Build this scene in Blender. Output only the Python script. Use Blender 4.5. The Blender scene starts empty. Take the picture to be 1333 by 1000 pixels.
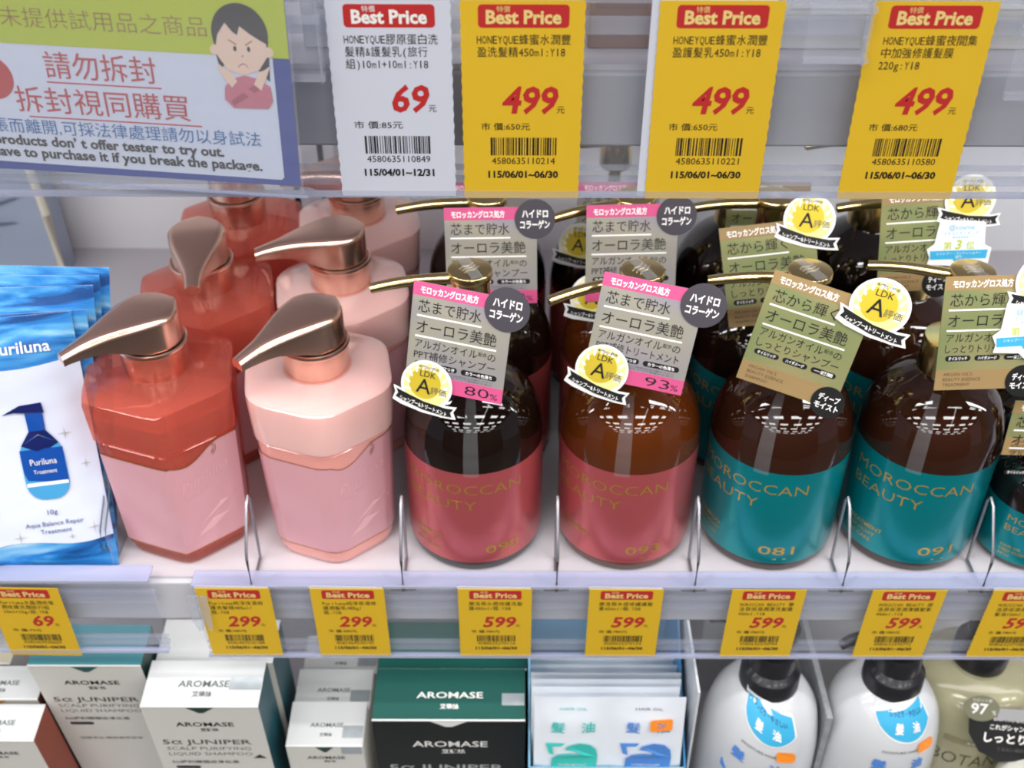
import bpy, math, random
from math import sin, cos, tan, atan, pi, radians as R, sqrt
from mathutils import Matrix, Vector
random.seed(7)
SC = bpy.context.scene
COL = SC.collection
MM = 0.001
EYE = 1500.0            # camera height in millimetres; all builders below work in millimetres

# ---------------------------------------------------------------- camera
FPX = 1500.0
PITCH = atan(FPX / 1960.0)
cam = bpy.data.cameras.new('camera'); cam_o = bpy.data.objects.new('camera', cam); COL.objects.link(cam_o)
cam.sensor_width = 36.0; cam.lens = FPX / 1333.0 * 36.0; cam.clip_start = 0.02; cam.clip_end = 50
cam_o.location = (0, 0, EYE * MM)
cam_o.rotation_euler = (Matrix.Rotation(R(0), 3, 'Z') @ Matrix.Rotation(pi / 2 - PITCH, 3, 'X') @ Matrix.Rotation(R(0.15), 3, 'Z')).to_euler()
cam.dof.use_dof = True; cam.dof.focus_distance = 0.49; cam.dof.aperture_fstop = 15.0
SC.camera = cam_o

# ---------------------------------------------------------------- world, lights, exposure
SC.view_settings.view_transform = 'Standard'; SC.view_settings.look = 'None'
SC.view_settings.exposure = -0.52; SC.view_settings.gamma = 1.0; SC.view_settings.use_curve_mapping = False
SC.cycles.use_denoising = True
SC.cycles.max_bounces = 14; SC.cycles.transparent_max_bounces = 24; SC.cycles.transmission_bounces = 10
SC.cycles.sample_clamp_indirect = 6.0
SC.cycles.caustics_reflective = False; SC.cycles.caustics_refractive = False
w = bpy.data.worlds.new('shop_light'); SC.world = w; w.use_nodes = True
w.node_tree.nodes['Background'].inputs[0].default_value = (0.80, 0.85, 1.0, 1)
w.node_tree.nodes['Background'].inputs[1].default_value = 0.30

def area(x, y, z, sx, sy, e, rot=(0, 0, 0), col=(1, .985, .965)):
    l = bpy.data.lights.new('area_light', 'AREA'); l.shape = 'RECTANGLE'; l.size = sx; l.size_y = sy
    l.energy = e; l.color = col
    o = bpy.data.objects.new('area_light', l); COL.objects.link(o); o.location = (x, y, z); o.rotation_euler = rot
    return o
# the shop's ceiling: rows of LED panels over the aisle behind and above the photographer
for iy in range(7):
    for ix in range(6):
        area(-3.9 + ix * 1.5 + (0.0 if iy % 2 else .3), -0.45 - iy * 1.25, 2.85, 0.85, 0.34, 19.0)
area(0.95, -2.6, 2.84, 0.07, 4.6, 8)
# LED strip under the front edge of the upper shelf
area(0, 0.412, 1.3095, 2.0, 0.02, 4.2, (R(32), 0, 0), (1, .98, .97))

# added fill light under the middle shelf's front edge, brightening the lower one
area(0, 0.490, 0.962, 2.0, 0.02, 0.9, (R(35), 0, 0), (1, .98, .97))

# ---------------------------------------------------------------- geometry of the photograph -> shelf space
def ray(py): return tan(PITCH + atan((py - 500.0) / FPX))
def zc(h, D): return cos(PITCH) * D + sin(PITCH) * h
def XW(px, h, D): return (px - 666.5) / FPX * zc(h, D)
def hD(py, D): return ray(py) * D
def Dh(py, h): return h / ray(py)

# ---------------------------------------------------------------- materials
def lin(c):
    c = c / 255.0
    return c / 12.92 if c <= .04045 else ((c + .055) / 1.055) ** 2.4
def rgb(r, g, b): return (lin(r), lin(g), lin(b), 1.0)
MATS = {}
def pm(name, col, rough=.5, metal=0, trans=0, coat=0, ior=1.45, vary=.04, vs=60, bump=0, bs=400, sss=0, spec=.5, alpha=1, rvary=0):
    if name in MATS: return MATS[name]
    m = bpy.data.materials.new(name); m.use_nodes = True; nt = m.node_tree; b = nt.nodes['Principled BSDF']
    I = b.inputs
    I['Base Color'].default_value = col; I['Roughness'].default_value = rough; I['Metallic'].default_value = metal
    I['Transmission Weight'].default_value = trans; I['Coat Weight'].default_value = coat; I['Coat Roughness'].default_value = .06
    I['IOR'].default_value = ior; I['Specular IOR Level'].default_value = spec; I['Alpha'].default_value = alpha
    if sss: I['Subsurface Weight'].default_value = sss; I['Subsurface Radius'].default_value = (.012, .006, .004); I['Subsurface Scale'].default_value = 1.0
    tc = nt.nodes.new('ShaderNodeTexCoord')
    if vary:
        n = nt.nodes.new('ShaderNodeTexNoise'); n.inputs['Scale'].default_value = vs; n.inputs['Detail'].default_value = 3
        nt.links.new(tc.outputs['Object'], n.inputs['Vector'])
        mx = nt.nodes.new('ShaderNodeMix'); mx.data_type = 'RGBA'; mx.blend_type = 'MIX'
        mx.inputs['A'].default_value = tuple(c * (1 - vary) for c in col[:3]) + (1,)
        mx.inputs['B'].default_value = tuple(min(1, c * (1 + vary)) for c in col[:3]) + (1,)
        nt.links.new(n.outputs['Fac'], mx.inputs['Factor']); nt.links.new(mx.outputs['Result'], I['Base Color'])
    if bump:
        n2 = nt.nodes.new('ShaderNodeTexNoise'); n2.inputs['Scale'].default_value = bs
        nt.links.new(tc.outputs['Object'], n2.inputs['Vector'])
        bp = nt.nodes.new('ShaderNodeBump'); bp.inputs['Strength'].default_value = bump; bp.inputs['Distance'].default_value = .001
        nt.links.new(n2.outputs['Fac'], bp.inputs['Height']); nt.links.new(bp.outputs['Normal'], I['Normal'])
    MATS[name] = m
    return m
def clear(name, fac=.25, col=(.86, .88, .95, 1), rough=.18, tint=(.95, .96, .98, 1)):
    m = bpy.data.materials.new(name); m.use_nodes = True; nt = m.node_tree; b = nt.nodes['Principled BSDF']
    b.inputs['Base Color'].default_value = col; b.inputs['Roughness'].default_value = rough
    t = nt.nodes.new('ShaderNodeBsdfTransparent'); t.inputs[0].default_value = tint
    mx = nt.nodes.new('ShaderNodeMixShader')
    n = nt.nodes.new('ShaderNodeTexNoise'); n.inputs['Scale'].default_value = 25
    tc = nt.nodes.new('ShaderNodeTexCoord'); mp = nt.nodes.new('ShaderNodeMapping'); mp.inputs['Scale'].default_value = (.4, 1, 6)
    nt.links.new(tc.outputs['Object'], mp.inputs['Vector']); nt.links.new(mp.outputs['Vector'], n.inputs['Vector'])
    mr = nt.nodes.new('ShaderNodeMapRange'); mr.inputs['To Min'].default_value = fac * .7; mr.inputs['To Max'].default_value = fac * 1.3
    nt.links.new(n.outputs['Fac'], mr.inputs['Value']); nt.links.new(mr.outputs['Result'], mx.inputs[0])
    nt.links.new(t.outputs[0], mx.inputs[1]); nt.links.new(b.outputs[0], mx.inputs[2])
    nt.links.new(mx.outputs[0], nt.nodes['Material Output'].inputs[0])
    MATS[name] = m
    return m
def holo(name, base, stops, rough=.32, metal=.55, scale=9):
    """brushed holographic card: slow bands of pale colour over a metallic board"""
    m = bpy.data.materials.new(name); m.use_nodes = True; nt = m.node_tree; b = nt.nodes['Principled BSDF']
    b.inputs['Metallic'].default_value = metal; b.inputs['Roughness'].default_value = rough
    tc = nt.nodes.new('ShaderNodeTexCoord'); n = nt.nodes.new('ShaderNodeTexNoise'); n.inputs['Scale'].default_value = scale; n.inputs['Detail'].default_value = 1
    mp = nt.nodes.new('ShaderNodeMapping'); mp.inputs['Scale'].default_value = (1.2, 1.2, 1.8)
    nt.links.new(tc.outputs['Object'], mp.inputs['Vector']); nt.links.new(mp.outputs['Vector'], n.inputs['Vector'])
    r = nt.nodes.new('ShaderNodeValToRGB'); e = r.color_ramp.elements
    e[0].position = .3; e[0].color = stops[0]; e[1].position = .7; e[1].color = stops[-1]
    for k, s in enumerate(stops[1:-1]): q = e.new(.3 + .4 * (k + 1) / (len(stops) - 1)); q.color = s
    nt.links.new(n.outputs['Fac'], r.inputs[0]); nt.links.new(r.outputs[0], b.inputs['Base Color'])
    MATS[name] = m
    return m

white = pm('white_metal', rgb(204, 204, 210), .35, vary=.02)
shelf_m = pm('shelf_enamel', rgb(200, 196, 202), .38, vary=.03, vs=8)
wall_m = pm('back_panel', rgb(236, 238, 241), .5, vary=.03, vs=6)
steel = pm('steel_wire', rgb(150, 150, 156), .35, metal=.8)
paper_y = pm('yellow_tag_paper', rgb(224, 182, 38), .6, vary=.03, vs=30)
paper_w = pm('white_tag_paper', rgb(208, 211, 224), .6, vary=.02, vs=30)
ink_red = pm('tag_red_ink', rgb(190, 44, 44), .5)
ink_blk = pm('black_ink', rgb(28, 26, 28), .55)
ink_grey = pm('grey_ink', rgb(92, 92, 92), .55)
ink_wht = pm('white_ink', rgb(242, 240, 236), .5)
ink_crm = pm('cream_ink', rgb(236, 205, 130), .5)
card_w = pm('white_card', rgb(232, 232, 230), .55, vary=.02)
rose = pm('rose_gold', rgb(236, 198, 180), .27, metal=1, vary=.03)
gold = pm('pale_gold', rgb(226, 204, 146), .2, metal=1, vary=.02)
gold_ink = pm('gold_ink', rgb(214, 176, 84), .3, metal=.6)
olive_ink = pm('antique_gold_ink', rgb(178, 140, 52), .35, metal=.4)
clearp = clear('clear_plastic', .09, (.62,.63,.68,1))
clearr = clear('clear_ridge', .24, (.66, .67, .74, 1))
cleare = clear('clear_edge', .5, (.48, .51, .72, 1), .12)
clearb = clear('clear_band_plastic', .07, (.9, .9, .92, 1), .1)

# ---------------------------------------------------------------- mesh building (millimetres)
TXT = {}
def glyphs(s, off=0.0, res=2):
    k = (s, off, res)
    if k not in TXT:
        cu = bpy.data.curves.new('t', 'FONT'); cu.body = s; cu.resolution_u = res; cu.offset = off; cu.size = 1
        o = bpy.data.objects.new('t', cu); m = bpy.data.meshes.new_from_object(o)
        TXT[k] = ([tuple(v.co[:2]) for v in m.vertices], [tuple(p.vertices) for p in m.polygons])
        bpy.data.objects.remove(o); bpy.data.curves.remove(cu); bpy.data.meshes.remove(m)
    return TXT[k]
def flat(u, v, off=0): return (u, -off, v)          # default mapping: a plate facing -Y, v up
class MB:
    def __init__(s): s.v = []; s.f = []; s.m = []; s.mats = []
    def mi(s, mat):
        if mat not in s.mats: s.mats.append(mat)
        return s.mats.index(mat)
    def add(s, vs, fs, mat):
        b = len(s.v); s.v += vs; i = s.mi(mat)
        for f in fs: s.f.append(tuple(b + k for k in f)); s.m.append(i)
        return s
    def box(s, x0, x1, y0, y1, z0, z1, mat):
        vs = [(x, y, z) for x in (x0, x1) for y in (y0, y1) for z in (z0, z1)]
        return s.add(vs, [(0, 1, 3, 2), (4, 6, 7, 5), (0, 4, 5, 1), (2, 3, 7, 6), (0, 2, 6, 4), (1, 5, 7, 3)], mat)
    def lathe(s, prof, mat, n=48, cx=0, cy=0, a0=0, a1=2 * pi, cap=True):
        full = abs(a1 - a0 - 2 * pi) < 1e-6; m = n if full else n + 1; vs = []
        for (r, z) in prof:
            for k in range(m):
                a = a0 + (a1 - a0) * k / n; vs.append((cx + r * sin(a), cy - r * cos(a), z))
        fs = []
        for i in range(len(prof) - 1):
            for k in range(n):
                k2 = (k + 1) % m; fs.append((i * m + k, i * m + k2, (i + 1) * m + k2, (i + 1) * m + k))
        if cap and full:
            fs.append(tuple(reversed(range(m)))); fs.append(tuple((len(prof) - 1) * m + k for k in range(m)))
        return s.add(vs, fs, mat)
    def tube(s, pts, r, mat, n=10):
        vs = []; L = len(pts)
        P = [Vector(p) for p in pts]; up = Vector((0, 0, 1))
        for i, p in enumerate(P):
            d = (P[min(i + 1, L - 1)] - P[max(i - 1, 0)]).normalized()
            a = d.cross(up)
            if a.length < .05: a = d.cross(Vector((0, 1, 0)))
            a.normalize(); b = a.cross(d); rr = r[i] if isinstance(r, (list, tuple)) else r
            for k in range(n):
                t = 2 * pi * k / n; q = p + a * cos(t) * rr + b * sin(t) * rr; vs.append(tuple(q))
        fs = [(i * n + k, i * n + (k + 1) % n, (i + 1) * n + (k + 1) % n, (i + 1) * n + k) for i in range(L - 1) for k in range(n)]
        fs += [tuple(reversed(range(n))), tuple((L - 1) * n + k for k in range(n))]
        return s.add(vs, fs, mat)
    def poly(s, pts, mat, th=.4, off=0, mp=flat):
        """outline (u,v) given thickness th standing proud by off+th"""
        n = len(pts)
        a = [mp(u, v, off + th) for u, v in pts]; b = [mp(u, v, off) for u, v in pts]
        fs = [tuple(range(n)), tuple(reversed(range(n, 2 * n)))] + [(k, n + k, n + (k + 1) % n, (k + 1) % n) for k in range(n)]
        ar = sum(pts[k][0] * pts[(k + 1) % n][1] - pts[(k + 1) % n][0] * pts[k][1] for k in range(n))
        if ar < 0: fs = [tuple(reversed(f)) for f in fs]
        return s.add(a + b, fs, mat)
    def grid(s, us, vs_, mat, mp=flat, off=0):
        """us: list of u; vs_: list of (v0,v1) per u or a (v0,v1) pair; three rows"""
        vv = []; nr = 6
        for i, u in enumerate(us):
            v0, v1 = vs_[i] if isinstance(vs_, list) else vs_
            for k in range(nr): vv.append(mp(u, v0 + (v1 - v0) * k / (nr - 1), off))
        fs = [(i * nr + k, (i + 1) * nr + k, (i + 1) * nr + k + 1, i * nr + k + 1) for i in range(len(us) - 1) for k in range(nr - 1)]
        return s.add(vv, fs, mat)
    def text(s, t, u, v, size, mat, mp=flat, off=.15, bold=0.0, fit=None, shear=0.0, align='l', sx=1.0, rot=0.0):
        """baseline at v; size = em height in mm; fit = exact width in mm"""
        vs, fs = glyphs(t, bold)
        if not vs: return s
        x0 = min(p[0] for p in vs); x1 = max(p[0] for p in vs); wd = max(1e-6, x1 - x0)
        kx = size * sx
        if fit: kx = fit / wd
        wmm = wd * kx; o = {'l': 0, 'c': -wmm / 2, 'r': -wmm}[align]; cr, sr = cos(rot), sin(rot)
        out = []
        for x, y in vs:
            a = (x - x0) * kx + y * size * shear + o; b = y * size
            out.append(mp(u + a * cr - b * sr, v + a * sr + b * cr, off))
        return s.add(out, fs, mat)
    def mono(s, t, u, v, cell, size, mat, off=.42, bold=0.0):
        """printer type: full-width characters take one cell, Latin ones half a cell"""
        for ch in t:
            wd = cell if ord(ch) > 255 else cell * .5
            if ch != ' ':
                g = glyphs(ch, bold)[0]; gw = (max(p[0] for p in g) - min(p[0] for p in g)) * size
                mx = wd * (.9 if ord(ch) > 255 else .84)
                s.text(ch, u + wd / 2, v, size, mat, off=off, bold=bold, align='c', fit=(mx if gw > mx else None))
            u += wd
        return s
    def build(s, name, parent=None, smooth=False, bevel=0, seg=2):
        me = bpy.data.meshes.new(name)
        me.from_pydata([(x * MM, y * MM, z * MM) for x, y, z in s.v], [], s.f)
        for m in s.mats: me.materials.append(m)
        me.polygons.foreach_set('material_index', s.m)
        if smooth: me.polygons.foreach_set('use_smooth', [True] * len(s.f))
        me.update()
        if smooth: me.set_sharp_from_angle(angle=R(38))
        o = bpy.data.objects.new(name, me); COL.objects.link(o)
        if parent: o.parent = parent
        if bevel:
            b = o.modifiers.new('edge', 'BEVEL'); b.width = bevel * MM; b.segments = seg; b.limit_method = 'ANGLE'; b.angle_limit = R(35)
        return o
def thing(name, label, cat, x, D, h, rot=None, group=None):
    o = bpy.data.objects.new(name, None); COL.objects.link(o); o.empty_display_size = .02
    o.location = (x * MM, D * MM, (EYE - h) * MM)
    if rot is not None: o.rotation_euler = rot if not isinstance(rot, Matrix) else rot.to_euler()
    o['label'] = label; o['category'] = cat
    if group: o['group'] = group
    return o
def struct(o): o['kind'] = 'structure'; return o
def rrect(u0, u1, v0, v1, r, n=4):
    p = []
    for cx, cy, a in ((u1 - r, v1 - r, 0), (u0 + r, v1 - r, 90), (u0 + r, v0 + r, 180), (u1 - r, v0 + r, 270)):
        for k in range(n + 1): t = R(a + 90 * k / n); p.append((cx + r * cos(t), cy + r * sin(t)))
    return p
def disc(cx, cy, r, n=36, ry=None): return [(cx + r * cos(2 * pi * k / n), cy + (ry or r) * sin(2 * pi * k / n)) for k in range(n)]
def dup(root, x, D, h, label, rot=None, group=None):
    r = root.copy(); COL.objects.link(r); r.location = (x * MM, D * MM, (EYE - h) * MM)
    if rot is not None: r.rotation_euler = rot
    r['label'] = label
    if group: r['group'] = group
    for ch in list(root.children):
        c = ch.copy(); COL.objects.link(c); c.parent = r
        for g in list(ch.children):
            d = g.copy(); COL.objects.link(d); d.parent = c
    return r

# ================================================================ LARGE STRUCTURE
SH = 501.0      # drop of the main shelf below the eye
LH = 775.0      # lower shelf
UH = 156.0      # upper shelf
DW = 842.0      # back panel
m = MB(); m.box(-1600, 1600, DW, DW + 12, 0, 2300, wall_m); struct(m.build('wall_back'))
m = MB(); m.box(-5200, 5200, -9600, DW + 14, -20, 0, pm('floor_tile', rgb(84, 82, 80), .4, vary=.06, vs=2)); struct(m.build('floor'))
m = MB(); m.box(-5200, 5200, -9600, DW + 14, 2900, 2920, pm('ceiling_dark', rgb(58, 58, 62), .8)); struct(m.build('ceiling'))
# added unseen wall for the aisle's far side, darkening reflections in the bottles
m = MB(); m.box(-2600, 2600, -2050, -1950, 0, 1650, pm('added_wall_dark', rgb(84, 78, 74), .7, vary=.3, vs=3)); struct(m.build('added_wall_front'))
# slotted upright on the back panel (black slots show behind the pink bottles)
blk_slot = pm('slot_shadow', rgb(22, 22, 24), .8)
up = thing('slotted_upright', 'pale metal shelf upright with black slots on the back panel behind the pink bottles', 'upright', XW(396, 380, DW), DW - 14, EYE - 60)
m = MB(); m.box(-22, 22, 0, 14, 0, 1400, white); m.build('post', up, bevel=1)
m = MB()
for k in range(34):
    z = 70 + k * 38
    for dx in (-13, 9): m.box(dx, dx + 4.5, -.4, 1, z, z + 24, blk_slot)
m.build('slots', up)['kind'] = 'stuff'

def shelf(name, label, D0, h, thick_lip, x0=-1100, x1=1100, lip=None):
    lip = lip or white
    t = thing(name, label, 'shelf', 0, D0, h)
    m = MB(); m.box(x0, x1, 0, DW - D0, -3, 0, shelf_m); m.build('board', t)
    m = MB(); m.box(x0, x1, -3, 3, -thick_lip, -2, lip); m.box(x0, x1, -3, 14, -thick_lip, -thick_lip + 2, lip); m.build('front_lip', t, bevel=1.6)
    return t
shelf('shelf_board', 'white metal middle shelf holding the row of pump bottles', 468, SH, 34)
shelf('shelf_board', 'white metal lower shelf under the small boxes and white bottles', 395, LH, 30)
shelf('shelf_board', 'white metal upper shelf behind the large price tags', 388, UH, 30, lip=pm('grey_enamel', rgb(170, 168, 173), .4, vary=.03, vs=5))

# ---------------------------------------------------------------- clear price rails
def rail(label, x0, x1, D, ht, hb, lean, ledge, end=0):
    """clear extruded price rail: upper ledge, backing sheet with ridges, folded bottom; lean = extra depth at the bottom"""
    t = thing('price_rail', label, 'price rail', 0, D, hb)
    H = hb - ht
    def y(z): return lean * (1 - z / H)
    m = MB()
    for k in range(1):
        vs = [(x0, y(0) + 2.2, 0), (x1, y(0) + 2.2, 0), (x1 - end, y(H) + 2.2, H), (x0, y(H) + 2.2, H)]
        vs2 = [(a, b + .8, c) for a, b, c in vs]
        m.add(vs + vs2, [(0, 1, 2, 3), (7, 6, 5, 4), (0, 4, 5, 1), (1, 5, 6, 2), (2, 6, 7, 3), (3, 7, 4, 0)], clearp)
    m.build('backing_sheet', t)
    m = MB()
    for z0, z1, d in ((H * .93, H * .97, 3.2), (H * .78, H * .82, 3.2), (H * .66, H * .72, 3.2), (2, 4.5, 3.2), (8, 9, 3.2)):
        m.box(x0, x1 - end * z0 / H, y(z0) + d, y(z0) + d + 3, z0, z1, clearr)
    m.build('ridges', t)
    m = MB(); m.box(x0, x1, y(0) - 1.2, y(0) + 2.6, -.8, .0, cleare); m.box(x0, x1, y(0) - 1.6, y(0) - 1.0, -.6, 2.0, clearr); m.build('bottom_fold', t)
    if ledge:
        m = MB(); m.box(x0, x1 - end, y(H) + .6, y(H) + ledge, H, H + 1.6, cleare); m.box(x0, x1 - end, y(H) + .2, y(H) + 1.2, H - .6, H + 1.8, clearr)
        m.build('top_ledge', t, bevel=.5)
    return t
# upper rail runs the whole width, lower rail comes in two lengths with a gap between
rail('long clear plastic price rail holding the large tags across the upper shelf', -620, 620, 376, 112, 200.5, 0, 10)
xl = XW(196, 497, 455)
rail('short clear price rail at the left below the blue sachets', -620, XW(222, 559, 457), 454, 492, 555.5, 4, 13, XW(222, 559, 457) - xl)
rail('clear price rail along the middle shelf below the row of bottles', XW(250, 500, 455), 620, 454, 496, 559.5, 4, 13)
# ================================================================ AMBER PUMP BOTTLES
AP = [(35, 0), (37.6, .8), (39, 3.5), (39.8, 8), (40, 20), (40, 78), (39.7, 84), (38.9, 90), (37.6, 95.5), (35.6, 101), (33, 106), (29.8, 110.5), (26, 114.5), (21, 118), (17, 120.4), (15.3, 122), (14.5, 126), (14.5, 132)]
glass_dk = pm('amber_glass_dark', rgb(22, 12, 8), .04, vary=.2, vs=20, ior=1.65)
glass_br = pm('amber_glass_brown', rgb(84, 38, 10), .04, vary=.3, vs=20, ior=1.65)
glass_md = pm('amber_glass_mid', rgb(46, 22, 12), .04, vary=.3, vs=20, ior=1.65)
lab_pink = pm('pink_label_film', rgb(196, 92, 96), .28, metal=.5, vary=.05, vs=30, coat=.2)
lab_teal = pm('teal_label_film', rgb(0, 140, 148), .28, metal=.5, vary=.06, vs=30, coat=.2)
def wrap(r, a_off=0.0, tilt=0):
    def f(u, v, off=0): a = a_off + u / r; return ((r + off) * sin(a), -(r + off) * cos(a), v)
    return f
def prof_r(z, P=AP):
    for (r0, z0), (r1, z1) in zip(P, P[1:]):
        if z0 <= z <= z1: return r0 + (r1 - r0) * (z - z0) / max(1e-6, z1 - z0)
    return P[-1][0]
PUMP = {}
def gold_pump(root, ang, top=185.0, r=11.8, tip=52, band=True):
    m = MB(); m.lathe([(15.2, 122), (16, 123), (16, 141), (15.4, 142.4), (10, 142.8)], gold, 40); m.build('collar', root, smooth=True)
    m = MB(); m.lathe([(4.2, 142), (4.2, 162)], gold, 20); m.build('stem', root, smooth=True)
    m = MB(); m.lathe([(9.8, top - 22), (10.4, top - 21), (10.4, top - 5.4), (11.4, top - 4.8), (r, top - 4), (r, top - 1.0), (r - .5, top - .25), (r - 1.4, top), (.5, top)], gold, 44)
    hd = m.build('pump_head', root, smooth=True)
    a = R(ang); d = Vector((-cos(a), -sin(a), 0)); pts = []; rr = []
    for k in range(9):
        t = k / 8; L = 8 + (tip - 8) * t
        pts.append(tuple(d * L + Vector((0, 0, top - 5.2 - 3.6 * max(0, t - .45) ** 1.5 * 2.2))))
        rr.append(3.3 - .5 * t)
    m = MB(); m.tube(pts, rr, gold, 12); e = Vector(pts[-1]); m.tube([tuple(e - d * .3), tuple(e + d * .15)], 1.9, pm('spout_hole', rgb(60, 48, 30), .6), 10)
    m.build('spout', root, smooth=True)
    # embossed wave emblem on the head
    m = MB(); ca, sa = cos(a + .5), sin(a + .5)
    def top_map(u, v, off=0): return (u * ca - v * sa, u * sa + v * ca, top + off)
    for k in range(3):
        m.poly([(-5, -2.6 + k * 2.4), (-1.5, -1.4 + k * 2.4), (1.5, -2.4 + k * 2.4), (5, -1.2 + k * 2.4), (5, -.6 + k * 2.4), (1.5, -1.7 + k * 2.4), (-1.5, -.6 + k * 2.4), (-5, -1.9 + k * 2.4)], pm('emblem_gold', rgb(250, 240, 214), .2, metal=.8), .25, 0, top_map)
    m.build('emblem', hd)
    if band:
        m = MB(); m.poly([(-3.2, -11), (3.2, -11), (3.2, 11), (-3.2, 11)], clearb, .2, .3, lambda u, v, off=0: (u * cos(.4) - v * sin(.4), u * sin(.4) + v * cos(.4), top + off)); m.build('clear_seal', hd)
def amber(label, px, row, glass, lab, ink, end_deg, num, small, ang, band_deg=-3, front=True, X=None):
    D = {0: 511.6, 1: 592.5, 2: 673.5}[row]
    x = XW(px, 428.5, 511.6) if X is None else X
    t = thing('pump_bottle', label, 'bottle', x, D, SH)
    b = MB(); b.lathe(AP, glass, 72); b.build('glass_body', t, smooth=True)
    r = 40.15; l = MB(); l.lathe([(39.7, 7.5), (r, 10), (r, 77.5)], lab, 72, cap=False); l.build('label', t, smooth=True)
    az = math.degrees(atan(x / D)); end_deg -= az; band_deg -= az
    e = R(end_deg); W = r * R(101); m = MB(); f = wrap(r)
    m.text('MOROCCAN', e * r - W, 62, 10.2, ink, f, .12, -.012, fit=W)
    m.text('BEAUTY', e * r - W, 50.2, 10.2, ink, f, .12, -.012, fit=W * .62)
    if front:
        m.text(num, e * r - 22, 15.5, 9.2, ink, f, .12, .004, fit=21)
        m.poly([(e * r - 13, 11.6), (e * r - 5, 11.6), (e * r - 5, 12.2), (e * r - 13, 12.2)], ink, .05, .08, f)
        for k, s in enumerate(small): m.text(s, e * r - W + 2, 24 - k * 4.6, 3.9 if k else 4.4, ink, f, .12, .005 if not k else -.005)
    m.build('lettering', t)
    if front:
        a = R(band_deg); us = [-4.2 + k * 1.4 for k in range(7)]; zs = [118 - k * 2.5 for k in range(18)]
        m = MB(); vv = []
        for z in zs:
            rz = prof_r(z) + .35
            for u in us: vv.append((rz * sin(a + u / 40), -rz * cos(a + u / 40), z))
        m.add(vv, [(i * 7 + k, i * 7 + k + 1, (i + 1) * 7 + k + 1, (i + 1) * 7 + k) for i in range(17) for k in range(6)], clearb)
        m.build('clear_band', t, smooth=True)
    gold_pump(t, ang, band=front)
    return t
X0 = [XW(p, 428.5, 511.6) for p in (617, 819, 1015, 1206)]
amber('amber pump bottle with pink label numbered 090, front row beside the light pink bottle', 617, 0, glass_dk, lab_pink, olive_ink, 39, '090', ['SHAMPOO', 'SLEEK', 'HAIR CARE'], 7)
amber('brown pump bottle with pink label numbered 093 in the front row', 819, 0, glass_br, lab_pink, olive_ink, 36, '093', ['TREATMENT', 'SLEEK'], 20)
amber('amber pump bottle with teal label numbered 081, front row beside the 093 bottle', 1015, 0, glass_md, lab_teal, gold_ink, 31, '081', ['SHAMPOO', 'DEEP MOIST', 'HAIR CARE'], -2, -9)
amber('amber pump bottle with teal label reading TREATMENT, fourth in the front row', 1206, 0, glass_md, lab_teal, gold_ink, 50, '091', ['TREATMENT', 'DEEP MOIST', 'HAIR CARE'], -20, -2)
amber('dark amber bottle directly behind the 090 bottle, its spout under the upper rail', 0, 1, glass_dk, lab_pink, olive_ink, 39, '', [], 4, front=False, X=-15)
amber('brown amber bottle directly behind the 093 bottle, second in its lane', 0, 1, glass_br, lab_pink, olive_ink, 36, '', [], 16, front=False, X=71)
amber('dark amber bottle directly behind the 081 bottle with gold hang card', 0, 1, glass_dk, lab_teal, gold_ink, 31, '', [], 2, front=False, X=152)
amber('amber bottle with teal label directly behind the TREATMENT bottle', 0, 1, glass_md, lab_teal, gold_ink, 50, '', [], 0, front=False, X=240)
amber('dark bottle three deep behind the leftmost amber bottle', 0, 2, glass_dk, lab_pink, olive_ink, 39, '', [], -20, front=False, X=-17)
amber('reddish-brown bottle furthest back in the brown bottle lane', 0, 2, glass_dk, lab_pink, olive_ink, 36, '', [], 10, front=False, X=66)
amber('rearmost bottle of the first teal-labelled lane', 0, 2, glass_dk, lab_teal, gold_ink, 31, '', [], 0, front=False, X=150)
amber('dark bottle at the very back right, behind two TREATMENT bottles', 0, 2, glass_dk, lab_teal, gold_ink, 31, '', [], 0, front=False, X=238)

# small hair-oil bottle at the right edge
ox = 309; OD = 500
t = thing('oil_bottle', 'small dark oil bottle with teal label, nearest the right edge of the middle shelf', 'bottle', ox, OD, SH)
OP = [(20, 0), (25, .6), (27.4, 3), (28, 7), (28, 47), (27.4, 54), (25, 60), (20, 66), (13, 70), (9.5, 73), (9.5, 80)]
m = MB(); m.lathe(OP, glass_dk, 56); m.build('glass_body', t, smooth=True)
m = MB(); m.lathe([(27.9, 5), (28.15, 7), (28.15, 43)], lab_teal, 56, cap=False); m.build('label', t, smooth=True)
m = MB(); f = wrap(28.15)
m.text('MOROCCAN', R(-52) * 28, 34, 6.6, gold_ink, f, .1, -.01, fit=47); m.text('BEAUTY', R(-52) * 28, 27, 6.6, gold_ink, f, .1, -.01, fit=29)
for k, s in enumerate(('HAIR OIL', 'DEEP MOIST', 'RICH')): m.text(s, R(-50) * 28, 15 - k * 3.4, 3, gold_ink, f, .1)
m.build('lettering', t)
dk_teal = pm('dark_teal_plastic', rgb(22, 40, 40), .25, coat=.4)
m = MB(); m.lathe([(11, 74), (11.5, 75), (11.5, 92), (10.8, 93), (5, 93.4)], gold, 30); m.build('collar', t, smooth=True)
m = MB(); m.lathe([(4, 93), (4, 99), (8, 100), (8.4, 101), (8.4, 112), (7.8, 113), (.4, 113.2)], gold, 30)
m.tube([(-5, -1, 106), (-12, -3, 106), (-17, -4, 104.5)], 2.4, gold, 10); m.build('pump_head', t, smooth=True)
t2 = dup(t, 318, 566, SH, 'second small oil bottle, half hidden behind the nearest one')

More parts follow.
